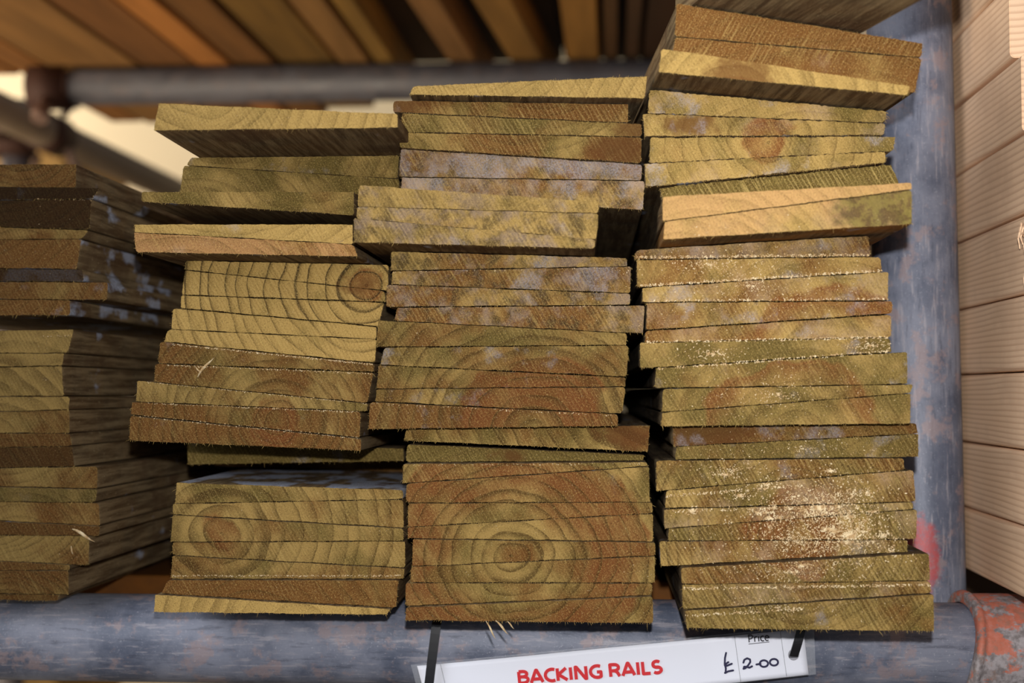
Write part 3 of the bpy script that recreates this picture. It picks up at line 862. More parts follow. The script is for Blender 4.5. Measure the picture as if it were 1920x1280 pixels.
# ---- the leftmost stack, cut by the picture edge
def leftmost():
    D0 = 0.727
    spec = [  # left y top, corner x, corner y top, corner x bottom, corner y bottom, left y bottom
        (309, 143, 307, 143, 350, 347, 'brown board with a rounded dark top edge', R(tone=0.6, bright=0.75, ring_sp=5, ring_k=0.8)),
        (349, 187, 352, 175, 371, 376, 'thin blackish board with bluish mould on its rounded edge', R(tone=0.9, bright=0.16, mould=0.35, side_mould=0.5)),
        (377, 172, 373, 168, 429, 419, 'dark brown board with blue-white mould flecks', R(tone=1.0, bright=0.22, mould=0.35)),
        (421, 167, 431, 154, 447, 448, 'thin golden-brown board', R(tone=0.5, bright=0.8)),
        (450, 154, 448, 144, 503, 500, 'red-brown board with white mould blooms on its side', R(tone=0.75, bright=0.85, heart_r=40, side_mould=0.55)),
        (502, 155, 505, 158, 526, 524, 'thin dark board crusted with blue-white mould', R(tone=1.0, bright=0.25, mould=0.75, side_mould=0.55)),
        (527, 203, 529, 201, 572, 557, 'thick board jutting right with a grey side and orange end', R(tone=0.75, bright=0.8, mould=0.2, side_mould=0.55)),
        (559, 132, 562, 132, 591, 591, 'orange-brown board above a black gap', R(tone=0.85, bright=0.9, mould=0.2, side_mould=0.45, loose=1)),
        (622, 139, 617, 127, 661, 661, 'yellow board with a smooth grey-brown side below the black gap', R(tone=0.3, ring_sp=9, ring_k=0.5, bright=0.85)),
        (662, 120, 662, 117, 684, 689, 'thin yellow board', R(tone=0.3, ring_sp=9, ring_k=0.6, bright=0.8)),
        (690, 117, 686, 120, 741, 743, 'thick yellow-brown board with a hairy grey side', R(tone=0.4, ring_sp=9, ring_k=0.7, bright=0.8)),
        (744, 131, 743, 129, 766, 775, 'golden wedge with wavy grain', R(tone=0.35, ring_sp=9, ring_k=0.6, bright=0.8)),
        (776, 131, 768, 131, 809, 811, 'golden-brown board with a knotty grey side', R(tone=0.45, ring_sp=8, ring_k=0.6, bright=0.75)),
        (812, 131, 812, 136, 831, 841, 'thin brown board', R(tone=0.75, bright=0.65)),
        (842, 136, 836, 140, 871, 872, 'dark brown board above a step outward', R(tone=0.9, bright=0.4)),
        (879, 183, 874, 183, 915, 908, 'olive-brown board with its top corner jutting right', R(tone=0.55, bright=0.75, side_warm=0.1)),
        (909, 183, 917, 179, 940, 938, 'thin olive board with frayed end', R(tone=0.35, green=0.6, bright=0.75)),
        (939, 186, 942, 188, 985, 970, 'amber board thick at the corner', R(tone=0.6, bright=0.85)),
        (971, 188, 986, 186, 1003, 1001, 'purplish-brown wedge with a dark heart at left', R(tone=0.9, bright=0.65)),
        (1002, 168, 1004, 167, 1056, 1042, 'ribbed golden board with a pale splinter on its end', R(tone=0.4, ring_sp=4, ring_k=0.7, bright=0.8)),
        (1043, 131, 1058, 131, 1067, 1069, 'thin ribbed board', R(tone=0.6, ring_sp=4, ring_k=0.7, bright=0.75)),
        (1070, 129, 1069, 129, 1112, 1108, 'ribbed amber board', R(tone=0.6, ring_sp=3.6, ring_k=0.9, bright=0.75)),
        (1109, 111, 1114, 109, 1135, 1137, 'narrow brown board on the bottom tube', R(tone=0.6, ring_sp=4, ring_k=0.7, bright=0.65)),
    ]
    rows = []
    for (yl, cx, cyt, cxb, cyb, ylb, words, pr) in spec:
        pr = dict(pr)
        pr.setdefault('side_mould', 0.25)
        pr.setdefault('side_bright', 2.5)
        pr.setdefault('side_warm', 0.1)
        pr['bright'] = pr.get('bright', 1.0) * 0.72  # rail ends of this stack darkened in colour for weaker flash
        pr.setdefault('ring', (random.uniform(-80, 60), (yl + ylb) / 2 + random.choice((-1, 1)) * random.uniform(80, 170)))
        w = -285 - cx * -1 - 143 if False else cx - 424                   # the hidden left end, one rail width away
        k = (cx - w)
        tl = cyt + (yl - cyt) * k / max(cx, 1) * 0.6
        bl = cyb + (ylb - cyb) * k / max(cx, 1) * 0.6
        rows.append(((w, yl + (yl - cyt) * 0.4, cx, cyt, cxb, cyb, w, ylb + (ylb - cyb) * 0.4), D0, words, pr))
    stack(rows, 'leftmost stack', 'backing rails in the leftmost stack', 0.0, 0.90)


leftmost()

# ---- the grey board lying skew on top of the right-hand stack
def top_board():
    c1 = C[0][0]
    pa, pb = at(c1[0], c1[1], 0.645), at(c1[2], c1[3], 0.645)           # top line of the red-brown rail
    yaw = math.radians(13.4)
    e = at(1619, 58, 0.645)
    x1, x0 = e.x, e.x - 0.078
    zl = lambda x: pa.z + (pb.z - pa.z) * (x - pa.x) / (pb.x - pa.x) + 0.0008
    fwd = 0.17
    org = Vector((x1, 0.645, zl(x1)))
    bm = bmesh.new()
    lay = bm.verts.layers.float_vector.new('grain')
    s, c = math.sin(yaw), math.cos(yaw)
    rows = []
    outl = [(x0, zl(x0) + 0.020), (x1, zl(x1) + 0.020), (x1, zl(x1)), (x0, zl(x0))]
    pts = []
    for i in range(4):
        a, b = Vector(outl[i]), Vector(outl[(i + 1) % 4])
        m = max(2, int((b - a).length / 0.002))
        pts += [a.lerp(b, k / m) for k in range(m)]
    for y in (-fwd, -fwd + 0.004, -fwd * 0.5, 0.0, 0.015, 0.03):
        row = []
        for p in pts:
            xx = p.x - s * y
            zz = p.y + zl(xx + 0.0699 * c * y) - zl(p.x) + max(0.0, y) * 0.02
            v = bm.verts.new((xx - org.x, c * y, zz - org.z))
            v[lay] = (p.x * 1000, y * 1000, (p.y - EYE.z) * 1000)
            row.append(v)
        rows.append(row)
    N = len(pts)
    for i in range(len(rows) - 1):
        for k in range(N):
            bm.faces.new((rows[i][k], rows[i + 1][k], rows[i + 1][(k + 1) % N], rows[i][(k + 1) % N])).material_index = 1
    bm.faces.new(rows[0])
    bm.faces.new(rows[-1][::-1])
    bmesh.ops.recalc_face_normals(bm, faces=bm.faces)
    o = mk('backing_rail', bm, [M_END, M_SIDE, M_FIB])
    o.location = org
    for k, v in DEF.items():
        o[k] = float(v)
    o['side_warm'] = 0.1
    tag(o, 'grey-brown board lying skew on top of the right-hand stack, seen from below', 'board')


top_board()

# ------------------------------------------------------------------ planed timbers at the right
def beams():
    X0 = 0.2010
    # corner pixel x at which each end stands, bottom height below/above the eye
    bot = [0.2480, 0.2095, 0.1693, 0.1284, 0.0882, 0.0484, 0.0104, -0.0285, -0.0660, -0.1020]
    endx = [1876, 1878, 1882, 1900, 1910, 1920, 1934, 1946, 1960, 1975]
    words = ['planed pinkish timber cut off by the top picture edge', 'planed timber second in the right-hand column, mostly above the picture',
             'planed timber with its square end showing at the upper right corner', 'planed timber with a grey stain along its lower face below the upper right corner',
             'plain smooth planed timber fifth down the right-hand column', 'planed timber with pale splinters torn at its right end',
             'planed timber with a dark speck on its face at mid height on the right', 'planed timber with wavy grain, third up in the right-hand column',
             'planed timber with broad curved brown grain lines, second up in the right-hand column', 'lowest planed timber with fine straight grain above the orange coupler']
    for i, (b, ex, wd) in enumerate(zip(bot, endx, words)):
        y0 = X0 * F / (ex - 1150.0)
        top = (bot[i - 1] if i else b + 0.0395)
        h = min(0.0395, top - b) - 0.0007
        ln = 1.0 + random.uniform(-0.05, 0.05)
        bm = bmesh.new()
        bmesh.ops.create_cube(bm, size=1.0)
        wdt = 0.089
        for v in bm.verts:
            v.co = Vector(((v.co.x + 0.5) * wdt, (v.co.y + 0.5) * ln, (v.co.z + 0.5) * h))
        ed = [e for e in bm.edges if abs((e.verts[0].co - e.verts[1].co).normalized().y) > 0.9]
        bmesh.ops.bevel(bm, geom=ed, offset=0.0026, segments=4, affect='EDGES', profile=0.5)
        front = [e for e in bm.edges if all(v.co.y < 1e-5 for v in e.verts)]
        bmesh.ops.bevel(bm, geom=front, offset=0.0004, segments=2, affect='EDGES')
        o = mk('planed_timber', bm, M_SOFT)
        o.location = (X0 + (0.0006 if i % 2 else 0.0), y0, EYE.z + b)
        tag(o, wd, 'timber', 'planed timbers stacked right of the upright')
        if i == 5:
            for (px, py, dx, dz, L) in ((1900, 425, -0.004, -0.012, 0.014), (1912, 440, 0.0, -0.014, 0.012), (1908, 470, -0.009, -0.004, 0.013), (1905, 452, -0.008, 0.002, 0.010),
                                        (1911, 500, 0.001, -0.016, 0.012), (1903, 432, -0.006, -0.010, 0.011)):
                p = Vector((X0 - 0.0001, X0 * F / (px - 1150.0) , 0))
                p.z = EYE.z + (735 - py) * p.y / F
                bm = bmesh.new()
                q = p - Vector(o.location)
                d = Vector((-0.002, dx, dz)).normalized() * L
                sd = Vector((0, 0.0006, 0.0004))
                vs = [bm.verts.new(q + w) for w in (-sd, sd, d * .6 + sd * .8 + Vector((-.0012, 0, 0)), d * .6 - sd * .8 + Vector((-.0012, 0, 0)), d)]
                vs += [bm.verts.new(v.co + Vector((-0.0005, 0, 0))) for v in vs]
                for fv in ((0, 1, 2, 3), (3, 2, 4), (5, 8, 7, 6), (8, 9, 7), (0, 5, 6, 1), (1, 6, 7, 2), (2, 7, 9, 4), (4, 9, 8, 3), (3, 8, 5, 0)):
                    bm.faces.new([vs[k] for k in fv])
                bmesh.ops.recalc_face_normals(bm, faces=bm.faces)
                mk('torn_splinter', bm, M_SOFT, o)


beams()
bm = bmesh.new()
bmesh.ops.create_cube(bm, size=1.0)
for v in bm.verts:
    v.co = Vector((v.co.x * 0.30, v.co.y * 0.09, (v.co.z - 0.5) * 0.09))
bmesh.ops.bevel(bm, geom=bm.edges[:], offset=0.002, segments=2, affect='EDGES')
br = mk('added_bearer', bm, M_PLANK)
br.location = (0.375, 1.06, EYE.z - 0.1027)
br.color = srgb(64, 46, 32) + (1.0,)  # bearer added and coloured dark so the gap reads black
tag(br, 'dark bearer added to blacken the gap under the lowest planed timber', 'bearer')

# ------------------------------------------------------------------ shelf of planks above
def planks():
    Z = 0.434
    Y0 = 1.80
    spec = [  # left px, right px where they meet the far tube, colour, yaw degrees, extra height, far end, words
        (-420, -190, (150, 96, 46), 0, 0.0, 1.83, 'tan shelf plank beyond the left picture edge'),
        (-185, -18, (168, 112, 58), 0, 0.0, 1.83, 'tan plank cut by the top left corner'),
        (-15, 60, (160, 106, 54), 0, 0.001, 2.17, 'narrow tan plank over the coupler at upper left'),
        (64, 243, (162, 116, 64), 0, 0.0, 2.18, 'wide orange-brown plank crossing above the left end of the upper tube'),
        (247, 352, (142, 94, 50), 0, 0.001, 2.16, 'brown plank left of a bright orange strip'),
        (355, 421, (206, 134, 66), 0, -0.0005, 2.17, 'lit side of a plank drawn as a narrow bright orange strip above the stack left of centre'),  # a plank's lit side face, made as a strip of brighter colour
        (426, 505, (148, 100, 52), 0, 0.002, 2.14, 'brown plank right of the bright orange strip'),
        (515, 622, (146, 108, 50), 0, 0.004, 2.10, 'olive-brown plank right of a dark slanting gap'),
        (631, 690, (168, 122, 68), 0, 0.0, 2.01, 'tan plank ending above a bright patch'),
        (700, 738, (176, 132, 62), 0, 0.0, 2.01, 'narrow yellowish strip left of a wide dark gap'),
        (840, 893, (165, 118, 68), -2.5, 0.0, 2.0, 'light brown plank right of a wide dark gap at top centre'),
        (957, 1020, (168, 122, 60), -4.3, 0.0, 2.0, 'slanting golden plank between dark gaps'),
        (1065, 1125, (176, 126, 60), 0, 0.0, 2.0, 'golden plank with a dark red knot'),
        (1135, 1160, (100, 70, 40), 0, 0.0, 2.0, 'thin brown strip right of the knotted plank'),
        (1174, 1200, (88, 62, 40), 0, 0.001, 2.0, 'thin dark brown strip near the right-hand stack'),
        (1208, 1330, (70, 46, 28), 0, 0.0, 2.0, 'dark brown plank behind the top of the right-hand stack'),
    ]
    upper = [
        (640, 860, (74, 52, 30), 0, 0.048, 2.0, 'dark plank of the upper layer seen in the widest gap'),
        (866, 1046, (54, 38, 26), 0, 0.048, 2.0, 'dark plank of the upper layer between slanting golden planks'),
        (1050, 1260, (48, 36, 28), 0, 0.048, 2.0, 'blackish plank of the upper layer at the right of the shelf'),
    ]
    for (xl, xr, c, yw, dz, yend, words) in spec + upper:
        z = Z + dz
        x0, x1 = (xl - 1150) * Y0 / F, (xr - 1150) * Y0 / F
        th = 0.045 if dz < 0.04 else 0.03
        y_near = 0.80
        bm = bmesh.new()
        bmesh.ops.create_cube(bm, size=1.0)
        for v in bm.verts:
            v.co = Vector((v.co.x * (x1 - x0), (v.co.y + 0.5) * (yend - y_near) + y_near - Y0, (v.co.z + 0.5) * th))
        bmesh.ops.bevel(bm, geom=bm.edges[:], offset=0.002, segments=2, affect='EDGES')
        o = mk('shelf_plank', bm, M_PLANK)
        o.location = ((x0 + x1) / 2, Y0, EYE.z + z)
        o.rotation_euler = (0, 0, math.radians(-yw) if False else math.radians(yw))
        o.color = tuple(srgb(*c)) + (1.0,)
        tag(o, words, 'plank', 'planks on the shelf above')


planks()

# deck under the stacks, seen as a warm strip through the gaps
bm = bmesh.new()
bmesh.ops.create_cube(bm, size=1.0)
for v in bm.verts:
    v.co = Vector((v.co.x * 1.0, (v.co.y + 0.5) * 0.86, (v.co.z - 0.5) * 0.018))
bmesh.ops.bevel(bm, geom=bm.edges[:], offset=0.001, segments=1, affect='EDGES')
deck = mk('plywood_deck', bm, M_PLANK)
deck.location = (-0.36, 0.845, EYE.z - 0.1135)
deck.color = srgb(112, 66, 18) + (1.0,)  # shade between the stacks is put into this darker colour
tag(deck, 'orange-brown plywood deck showing low between the two left stacks', 'deck')

# tan pack of timber far behind on the left
bm = bmesh.new()
bmesh.ops.create_cube(bm, size=1.0)
a, b = at(-90, 262, 3.7), at(118, 420, 3.7)
for v in bm.verts:
    v.co = Vector((v.co.x * (b.x - a.x), (v.co.y + 0.5) * 0.5, (v.co.z + 0.5) * a.z))
bmesh.ops.bevel(bm, geom=bm.edges[:], offset=0.006, segments=2, affect='EDGES')
pk = mk('timber_pack', bm, M_PLANK)
pk.location = ((a.x + b.x) / 2, 3.7, 0)
pk.color = srgb(190, 146, 82) + (1.0,)
tag(pk, 'tan blurred timber pack far behind the leftmost stack', 'timber pack')

# ------------------------------------------------------------------ price tag and cable ties
TY = 0.7285


def price_tag():
    P = lambda x, y, lift=0.0: at(x, y, TY - lift)
    c = P(1150, 1290)
    e = empty('price_tag', c)
    tag(e, 'white laminated price tag with red lettering tied to the bottom tube', 'sign')
    tl, tr, br = P(782, 1248), P(1506, 1178), P(1516, 1264)
    bl = P(806, 1338)

    def uv(s, t):                                   # s across, t down
        p = tl.lerp(tr, s).lerp(bl.lerp(br, s), t)
        p = p.copy()
        p.y += -0.0006 * math.sin(s * 9.0) - 0.0022 * math.sin(s * math.pi) * 0.6
        return p

    def onsheet(px, py, lift):
        """a point on the sheet under a pixel, raised a hair"""
        p = P(px, py)
        ax = (tr - tl)
        s = max(0.0, min(1.0, (p - tl).dot(ax) / ax.dot(ax)))
        p.y = uv(s, 0.5).y - lift
        d = ray(px, py)
        return EYE + d * (p.y / d.y) - c

    NS, NTT = 60, 10
    bm = bmesh.new()
    hole = P(1488, 1227)
    g = [[bm.verts.new(uv(i / NS, j / NTT) - c) for i in range(NS + 1)] for j in range(NTT + 1)]
    gb = [[bm.verts.new(uv(i / NS, j / NTT) - c + Vector((0, 0.0005, 0))) for i in range(NS + 1)] for j in range(NTT + 1)]
    for j in range(NTT):
        for i in range(NS):
            bm.faces.new((g[j][i], g[j + 1][i], g[j + 1][i + 1], g[j][i + 1]))
            bm.faces.new((gb[j][i], gb[j][i + 1], gb[j + 1][i + 1], gb[j + 1][i]))
    rim = [(0, i) for i in range(NS + 1)] + [(j, NS) for j in range(1, NTT + 1)] + [(NTT, i) for i in range(NS - 1, -1, -1)] + [(j, 0) for j in range(NTT - 1, 0, -1)]
    for k in range(len(rim)):
        (j0, i0), (j1, i1) = rim[k], rim[(k + 1) % len(rim)]
        bm.faces.new((g[j0][i0], g[j1][i1], gb[j1][i1], gb[j0][i0]))
    bmesh.ops.recalc_face_normals(bm, faces=bm.faces)
    sheet = mk('laminated_sheet', bm, M_PAPER, e, True)
    # clear laminate margin
    n = NT('clear_laminate')
    lm = n.out(srgb(235, 238, 245), 0.12, 0, 0.5)
    n.b.inputs['Alpha'].default_value = 0.16
    bm = bmesh.new()
    outer = [P(770, 1246), P(1526, 1172), P(1530, 1264), P(796, 1345)]
    inner = [tl, tr, br, bl]
    vo = [bm.verts.new(p - c + Vector((0, 0.00025, 0))) for p in outer]
    vi = [bm.verts.new(p - c + Vector((0, 0.00025, 0))) for p in inner]
    for k in range(4):
        bm.faces.new((vo[k], vo[(k + 1) % 4], vi[(k + 1) % 4], vi[k]))
    mk('laminate_margin', bm, lm, e)
    # hole seen as a dark ring of the punched opening
    bm = bmesh.new()
    cv = bm.verts.new(onsheet(1488, 1227, 0.00012))
    ring = [bm.verts.new(onsheet(1488 + 10.5 * math.cos(t * 0.3927), 1227 + 11 * math.sin(t * 0.3927), 0.00012)) for t in range(16)]
    for k in range(16):
        bm.faces.new((cv, ring[k], ring[(k + 1) % 16]))
    bmesh.ops.recalc_face_normals(bm, faces=bm.faces)
    h = mk('punched_hole', bm, plain('hole_shadow', srgb(150, 150, 160), 0.6), e)

    def strokes(name, lines, w, m, lift=0.0007, label=None, square=False):
        bm = bmesh.new()
        layer = [0.0]
        for pl in lines:
            fine = [pl[0]]
            for (xa, ya), (xb, yb) in zip(pl, pl[1:]):
                m_ = max(1, int(math.hypot(xb - xa, yb - ya) / 12))
                fine += [(xa + (xb - xa) * k / m_, ya + (yb - ya) * k / m_) for k in range(1, m_ + 1)]
            pts = [onsheet(x, y, lift) for x, y in fine]
            half = w / 2
            def poly(ps):
                layer[0] += 0.000002                               # ink laid over ink
                f = bm.faces.new([bm.verts.new(p + Vector((0, -layer[0], 0))) for p in ps])
                f.normal_update()
                if f.normal.y > 0:
                    f.normal_flip()
            for a, b in zip(pts, pts[1:]):
                d = (b - a)
                if d.length < 1e-7:
                    continue
                nrm = Vector((-d.z, 0, d.x)).normalized() * half
                poly((a - nrm, b - nrm, b + nrm, a + nrm))
            for p in pts[1:-1] if square else pts:
                if w < 0.0002:
                    break
                poly([p + Vector((math.cos(t * .628) * half, 0, math.sin(t * .628) * half)) for t in range(10)])
        o = mk(name, bm, m, e)
        if label:
            o['label'] = label
        return o

    def arc(cx, cy, rx, ry, a0, a1, n=14):
        return [(cx + rx * math.cos(math.radians(a0 + (a1 - a0) * k / n)), cy - ry * math.sin(math.radians(a0 + (a1 - a0) * k / n))) for k in range(n + 1)]

    # lettering drawn as pen strokes in a unit box (x right, y up, cap height 1)
    def bow(cx, cy, rx, ry, a0, a1, n=12):
        return [(cx + rx * math.cos(math.radians(a0 + (a1 - a0) * k / n)), cy + ry * math.sin(math.radians(a0 + (a1 - a0) * k / n))) for k in range(n + 1)]

    GL = {
        'B': (0.62, [[(0.1, 0.09), (0.1, 0.91)], [(0.1, 0.91), (0.3, 0.91)] + bow(0.3, 0.72, 0.2, 0.19, 90, -90) + [(0.1, 0.53)], [(0.3, 0.53)] + bow(0.3, 0.31, 0.24, 0.22, 90, -90) + [(0.1, 0.09)]]),
        'A': (0.72, [[(0.06, 0.05), (0.34, 0.93), (0.38, 0.93), (0.66, 0.05)], [(0.16, 0.3), (0.56, 0.3)]]),
        'C': (0.60, [bow(0.42, 0.5, 0.34, 0.42, 65, 295)]),
        'K': (0.63, [[(0.1, 0.05), (0.1, 0.95)], [(0.54, 0.93), (0.14, 0.5), (0.57, 0.07)]]),
        'I': (0.28, [[(0.13, 0.05), (0.13, 0.95)]]),
        'N': (0.76, [[(0.1, 0.05), (0.1, 0.93), (0.15, 0.93), (0.57, 0.07), (0.62, 0.07), (0.62, 0.95)]]),
        'G': (0.72, [bow(0.42, 0.5, 0.34, 0.42, 60, 300) + [(0.60, 0.16), (0.60, 0.47), (0.40, 0.47)]]),
        'R': (0.64, [[(0.1, 0.05), (0.1, 0.91), (0.3, 0.91)] + bow(0.3, 0.69, 0.22, 0.22, 90, -90) + [(0.1, 0.47)], [(0.3, 0.47), (0.42, 0.38), (0.55, 0.05)]]),
        'L': (0.52, [[(0.1, 0.95), (0.1, 0.09), (0.46, 0.09)]]),
        'S': (0.55, [bow(0.28, 0.70, 0.19, 0.22, 40, 270, 10) + bow(0.28, 0.29, 0.21, 0.21, 90, -140, 10)]),
        ' ': (0.26, []),
        'P': (0.6, [[(0.1, 0.0), (0.1, 0.93), (0.28, 0.93)] + bow(0.28, 0.68, 0.22, 0.25, 90, -90) + [(0.1, 0.43)]]),
        'r': (0.42, [[(0.1, 0.0), (0.1, 0.64)], [(0.1, 0.45), (0.2, 0.6), (0.36, 0.64)]]),
        'i': (0.25, [[(0.1, 0.0), (0.1, 0.64)], [(0.1, 0.86), (0.1, 0.91)]]),
        'c': (0.46, [bow(0.28, 0.32, 0.22, 0.32, 55, 305)]),
        'e': (0.52, [[(0.06, 0.34), (0.48, 0.34)] + bow(0.27, 0.32, 0.21, 0.32, 8, 310)]),
    }

    def word(name, txt, p0, p1, cap, w, m, label=None):
        tot = sum(GL[ch][0] for ch in txt)
        ux, uy = (p1[0] - p0[0]) / tot, (p1[1] - p0[1]) / tot
        # up direction on the tilted sheet, in pixels
        upx, upy = -0.105 * cap, -cap
        lines, x = [], 0.0
        for ch in txt:
            for pl in GL[ch][1]:
                lines.append([(p0[0] + (x + gx) * ux + gy * upx, p0[1] + (x + gx) * uy + gy * upy) for gx, gy in pl])
            x += GL[ch][0]
        return strokes(name, lines, w, m, label=label, square=True)

    word('product_lettering', 'BACKING RAILS', (971, 1283), (1243, 1262), 26, 0.00170, M_REDINK, 'red capitals reading BACKING RAILS')
    word('price_heading', 'Price', (1403, 1204), (1443, 1200), 14.5, 0.00062, M_INK, 'small underlined word Price')
    strokes('heading_underline', [[(1404, 1207), (1442, 1203)]], 0.00030, M_INK)
    k = 410 / 1920.0
    cr = lambda pl: [(1150 + x * k, 1150 + y * k) for x, y in pl]
    lines = [cr([(990, 345), (980, 390), (978, 440), (988, 480), (986, 520)]), cr([(978, 452), (1000, 432), (1010, 426)]), cr([(985, 462), (1040, 440)]), cr([(980, 520), (1010, 506), (1052, 498)]),
             cr([(1142, 430), (1150, 405), (1175, 392), (1200, 402), (1202, 425), (1185, 452), (1160, 478), (1143, 484), (1148, 466), (1170, 466), (1195, 474), (1218, 462)]),
             cr([(1256, 446), (1292, 440)]),
             [(1150 + x * k, 1150 + y * k) for x, y in arc(1322, 438, 36, 29, 100, 460, 20)],
             [(1150 + x * k, 1150 + y * k) for x, y in arc(1410, 426, 36, 29, 100, 460, 20)]]
    strokes('handwritten_price', lines, 0.00100, M_PEN, label='handwritten navy price 2-00 with pound sign')
    strokes('column_line', [[(1377, 1191), (1389, 1279)]], 0.00016, M_INK)
    strokes('column_line', [[(1463, 1183), (1475, 1268)]], 0.00016, M_INK)
    strokes('column_line', [[(826, 1245), (835, 1284)]], 0.00016, M_INK)


price_tag()


def strap(e, pts, w, th=0.0005):
    o = Vector(e.location)
    bm = bmesh.new()
    rings = []
    for i, p in enumerate(pts):
        d = (pts[min(i + 1, len(pts) - 1)] - pts[max(i - 1, 0)]).normalized()
        s = Vector((1, 0, 0)) - d * d.x
        s.normalize()
        nrm = d.cross(s).normalized() * th
        q = p - o
        rings.append([bm.verts.new(v) for v in (q - s * w - nrm, q + s * w - nrm, q + s * w + nrm, q - s * w + nrm)])
    for r0, r1 in zip(rings, rings[1:]):
        for k in range(4):
            bm.faces.new((r0[k], r0[(k + 1) % 4], r1[(k + 1) % 4], r1[k]))
    bmesh.ops.recalc_face_normals(bm, faces=bm.faces)
    mk('strap', bm, M_NYLON, e)
    bm = bmesh.new()
    bmesh.ops.create_cube(bm, size=1.0)
    for v in bm.verts:
        v.co = Vector((v.co.x * 0.0068, v.co.y * 0.005 + TR + 0.0035, v.co.z * 0.007 - TR))
    bmesh.ops.bevel(bm, geom=bm.edges[:], offset=0.0008, segments=2, affect='EDGES')
    mk('head', bm, M_NYLON, e)


def left_tie():
    """strap from the tube top down over the left end of the tag and round underneath"""
    a, b = at(818, 1172, 0.7240), at(799, 1330, 0.7240)
    e = empty('cable_tie', (a.x, TUBE_Y, TUBE_Z + TR))
    tag(e, 'black cable tie over the left end of the price tag', 'cable tie', 'black cable ties holding the price tag')
    r = TR + 0.0007
    pts = [Vector((a.x, TUBE_Y + math.cos(t) * r, TUBE_Z + math.sin(t) * r)) for t in [math.pi * 0.62 * k / 10 for k in range(11)]]
    pts += [pts[-1].lerp(a, k / 4) + Vector((0, 0, 0.0016 * math.sin(k / 4 * math.pi))) for k in range(1, 5)]
    pts += [a.lerp(b, k / 10) + Vector((0, -0.0010 * math.sin(k / 10 * math.pi), 0)) for k in range(1, 11)]
    bt = Vector((b.x, TUBE_Y - 0.004, TUBE_Z - r - 0.001))
    c = b + Vector((0, 0.002, -0.004))
    pts += [c, c.lerp(bt, 0.5) + Vector((0, 0, -0.003)), bt]
    pts += [Vector((a.x + (b.x - a.x) * (1 - k / 8), TUBE_Y + math.cos(t) * r, TUBE_Z + math.sin(t) * r)) for k, t in [(k, math.pi * (1.5 + 0.5 * k / 8)) for k in range(1, 9)]]
    strap(e, pts, 0.0024)


left_tie()


def hole_tie():
    """strap from the tube top down the front of the tag, into its punched hole and round behind"""
    a, h = at(1503, 1176, 0.7245), at(1488, 1229, 0.7262)
    e = empty('cable_tie', (a.x, TUBE_Y, TUBE_Z + TR))
    tag(e, 'black cable tie threaded through the hole at the right end of the price tag', 'cable tie', 'black cable ties holding the price tag')
    o = Vector(e.location)
    pts = []
    for k in range(9):                                              # from behind over the top
        t = math.pi * (0.0 + 0.42 * k / 8)
        pts.append(Vector((a.x, TUBE_Y + math.cos(t) * (TR + 0.0007), TUBE_Z + math.sin(t) * (TR + 0.0007))))
    for k in range(1, 5):
        pts.append(pts[8].lerp(a, k / 4) + Vector((0, 0, 0.0012 * math.sin(k / 4 * math.pi))))
    for k in range(1, 9):
        t = k / 8
        pts.append(a.lerp(h, t) + Vector((0, -0.0012 * math.sin(t * math.pi), 0)))
    hb = h + Vector((-0.0004, 0.008, -0.0012))
    pts.append(h.lerp(hb, 0.3) + Vector((0, 0, -0.0008)))
    pts.append(hb)
    for k in range(1, 10):
        t = math.pi * (1.25 + 0.75 * k / 9)
        pts.append(Vector((h.x - 0.002, TUBE_Y + math.cos(t) * (TR + 0.0007), TUBE_Z + math.sin(t) * (TR + 0.0007))))
    strap(e, pts, 0.0022)


hole_tie()

# ------------------------------------------------------------------ splinters and sawdust
BVH = BVHTree.FromPolygons([tuple(v) for v in BVH_V], BVH_F)




def grow_fibres():
    def clear(a, b):
        d = b - a
        return BVH.ray_cast(a, d.normalized(), d.length * 1.05)[0] is None

    for o, (org, plan) in zip(BOARDS, FIBRES):
        bm = bmesh.new()
        bm.from_mesh(o.data)
        for (b0, dirn, L, w) in plan:
            for attempt in range(4):
                mid = b0 + dirn * L * 0.55 + Vector((0, 0, -0.1 * L))
                tip = b0 + dirn * L + Vector((0, 0, -0.35 * L))
                s = dirn.cross(Vector((0, 1, 0.3))).normalized() * (w * 2.2)
                if all(clear(org + b0 + k, org + mid + k) and clear(org + mid + k, org + tip + k) for k in (Vector(), s, -s)):
                    break
                dirn = (dirn + Vector((0, -1.1, 0))).normalized()
                L *= 0.75
            else:
                continue
            s = dirn.cross(Vector((0, 1, 0.3))).normalized() * w
            vs = [bm.verts.new(x) for x in (b0 - s, b0 + s, mid + s * .8, mid - s * .8, tip)]
            for fv in ((0, 1, 2, 3), (3, 2, 4)):
                bm.faces.new([vs[k] for k in fv]).material_index = 2
        bm.to_mesh(o.data)
        bm.free()


grow_fibres()


def face_at(px, py):
    p = at(px, py, 0.68)
    h = BVH.ray_cast(Vector((p.x, 0.4, p.z)), Vector((0, 1, 0)), 0.5)
    return h[0], h[1]


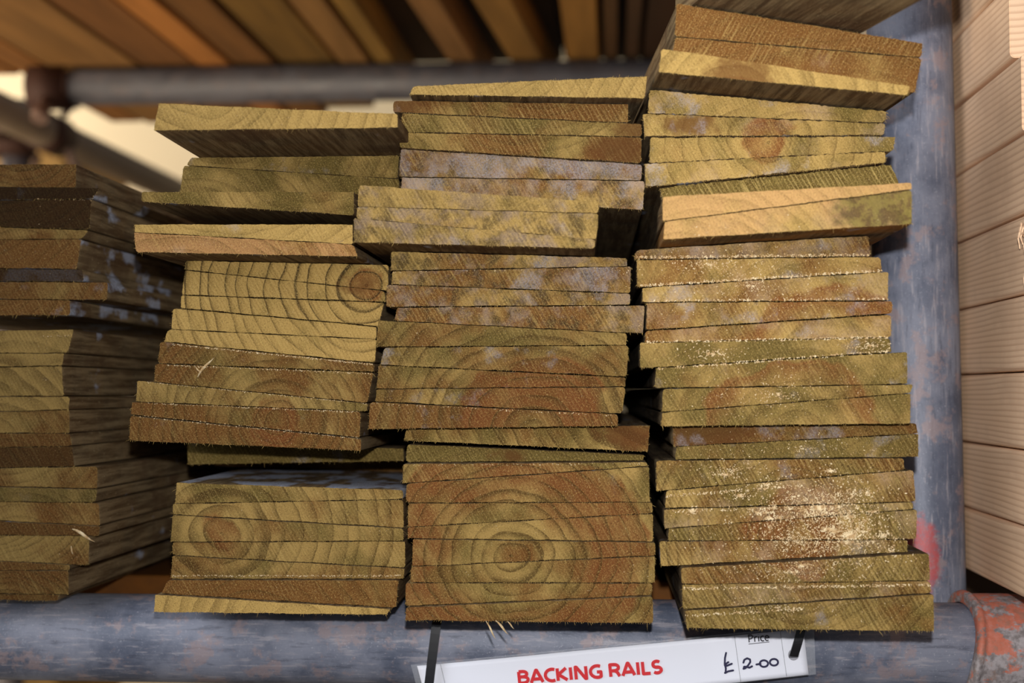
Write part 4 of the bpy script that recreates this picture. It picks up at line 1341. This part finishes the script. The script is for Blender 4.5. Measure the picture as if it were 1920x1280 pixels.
def splinter(px, py, dx, dz, w, label, fork=False):
    p, nn = face_at(px, py)
    if p is None:
        return
    o = empty('tmp', p)
    bpy.data.objects.remove(o)
    bm = bmesh.new()
    def sliver(a, d, w):
        L = d.length
        s = Vector((-d.z, 0, d.x)).normalized() * w
        prev = None
        for k in range(7):
            t = k / 6
            c = a + d * t + Vector((0, -0.0010 - 0.0012 * math.sin(t * 3.14), 0)) + s * 0.6 * math.sin(t * 5)
            ww = max(0.08, math.sin(min(1, t * 1.4 + .15) * 1.57) * (1 - t ** 3))
            ring = [bm.verts.new(c + q) for q in (-s * ww, Vector((0, -w * .7, 0)), s * ww, Vector((0, w * .7, 0)))]
            if prev:
                for j in range(4):
                    bm.faces.new((prev[j], prev[(j + 1) % 4], ring[(j + 1) % 4], ring[j]))
            else:
                bm.faces.new(ring)
            prev = ring
        bm.faces.new(prev[::-1])
    sliver(Vector((0, 0, 0)), Vector((dx, 0, dz)), w)
    if fork:
        sliver(Vector((dx * 0.25, 0, dz * 0.25)), Vector((-0.0035, 0, 0.0025)), w * 0.6)
    bmesh.ops.recalc_face_normals(bm, faces=bm.faces)
    ob = mk('wood_splinter', bm, M_DUST)
    ob.location = p
    tag(ob, label, 'splinter', 'loose wood splinters')


splinter(352, 706, 0.0085, 0.0105, 0.0007, 'pale forked splinter on the brown boards of the stack left of centre', True)
splinter(70, 1008, 0.0125, -0.0062, 0.0010, 'large pale splinter on a ribbed board low in the leftmost stack')
splinter(66, 1042, 0.0015, -0.0045, 0.0004, 'tiny pale splinter below the large one on the leftmost stack')
splinter(930, 1161, 0.0065, -0.0065, 0.0006, 'curled splinter hanging below the central stack, middle of three')
splinter(912, 1162, 0.0050, -0.0085, 0.0005, 'long thin splinter hanging below the central stack, leftmost of three')
splinter(952, 1163, 0.0035, -0.0035, 0.0004, 'short splinter hanging below the central stack, rightmost of three')


def sawdust():
    bm = bmesh.new()
    R2 = random.Random(11)

    def crumb(p, s):
        base = [Vector((R2.uniform(-1, 1), R2.uniform(-.6, .6), R2.uniform(-1, 1))).normalized() for _ in range(3)]
        e1 = base[0] * s * R2.uniform(.7, 1.35)
        e2 = e1.orthogonal().normalized() * s * R2.uniform(.55, 1.0)
        e3 = e1.cross(e2).normalized() * s * R2.uniform(.4, .8)
        qs = (e1, e2, e3, -e1, -e2, -e3)
        p = p - Vector((0, max(q.y for q in qs) + 0.00003, 0))
        back = 0.0
        for q in qs:
            h = BVH.ray_cast(Vector((p.x + q.x, 0.4, p.z + q.z)), Vector((0, 1, 0)), 0.5)[0]
            if h is not None:
                back = max(back, p.y + q.y - h.y + 0.00009)
        if back > 0.0012:
            return
        p = p - Vector((0, back, 0))
        v = [bm.verts.new(p + q) for q in qs]
        for t in ((0, 1, 2), (1, 3, 2), (3, 4, 2), (4, 0, 2), (1, 0, 5), (3, 1, 5), (4, 3, 5), (0, 4, 5)):
            bm.faces.new([v[k] for k in t])

    def drop(px, py, s):
        p, nn = face_at(px, py)
        if p is not None and p.y < 0.80:
            crumb(p, s * 1.25)

    def blob(cx, cy, rx, ry, n, s0, s1):
        for _ in range(n):
            a, r = R2.uniform(0, 6.283), abs(R2.gauss(0, 0.5))
            drop(cx + rx * r * math.cos(a), cy + ry * r * math.sin(a), R2.uniform(s0, s1))

    def seam(x0, y0, x1, y1, n, s0, s1, up=3.0):
        for _ in range(n):
            t = R2.random()
            drop(x0 + (x1 - x0) * t, y0 + (y1 - y0) * t + 1.5 + R2.uniform(-up * .5, up), R2.uniform(s0, s1) * 1.25)

    blob(1530, 950, 170, 85, 2000, .00014, .00048)
    blob(1590, 1000, 120, 60, 1000, .00016, .00050)
    blob(1480, 1065, 240, 60, 650, .00012, .00036)
    blob(1490, 1010, 230, 75, 1100, .00012, .00040)
    blob(1450, 1130, 200, 40, 300, .00010, .00032)
    blob(1370, 880, 130, 40, 220, .00012, .00036)
    blob(1400, 540, 260, 110, 750, .00012, .00036)
    blob(1330, 500, 130, 30, 250, .00014, .00045)
    blob(1450, 740, 260, 80, 420, .00012, .00036)
    blob(1330, 665, 70, 22, 150, .00014, .00046)
    blob(1620, 650, 60, 14, 150, .00014, .00044)
    for _ in range(26):
        x, y = R2.gauss(1545, 95), R2.gauss(965, 42)
        blob(x, y, R2.uniform(8, 24), R2.uniform(5, 10), R2.randrange(30, 90), .00016, .00046)
    blob(1500, 840, 250, 30, 160, .00012, .00036)
    for s in ((1192, 485, 1650, 480, 420), (1200, 538, 1666, 508, 480), (1213, 566, 1670, 562, 220), (1205, 641, 1668, 632, 420), (1225, 690, 1672, 657, 420),
              (1240, 926, 1500, 905, 160), (1279, 1094, 1744, 1087, 320), (1280, 1143, 1500, 1130, 120), (1250, 953, 1500, 946, 120)):
        seam(*s, .00012, .00040)
    for s in ((300, 641, 700, 681, 420), (290, 681, 700, 698, 260), (247, 779, 678, 822, 520), (257, 754, 677, 772, 280), (300, 1087, 740, 1087, 380), (257, 714, 690, 756, 220),
              (733, 508, 1180, 500, 50), (724, 574, 1180, 571, 100), (700, 754, 1150, 776, 90), (761, 870, 1200, 867, 70), (0, 348, 140, 350, 40), (0, 622, 139, 618, 50)):
        seam(*s, .00009, .00026, 2.0)
    for (x0, y0, x1, y1, n) in ((240, 190, 740, 1155, 420), (690, 150, 1225, 1165, 700), (1200, 100, 1740, 1160, 600), (0, 310, 180, 1130, 110)):
        for _ in range(n):
            drop(R2.uniform(x0, x1), R2.uniform(y0, y1), R2.uniform(.00006, .00020))
    bmesh.ops.recalc_face_normals(bm, faces=bm.faces)
    o = mk('sawdust', bm, M_DUST)
    tag(o, 'pale sawdust crumbs scattered over the stacked boards, thickest on the right-hand stack', 'sawdust', None, 'stuff')


sawdust()
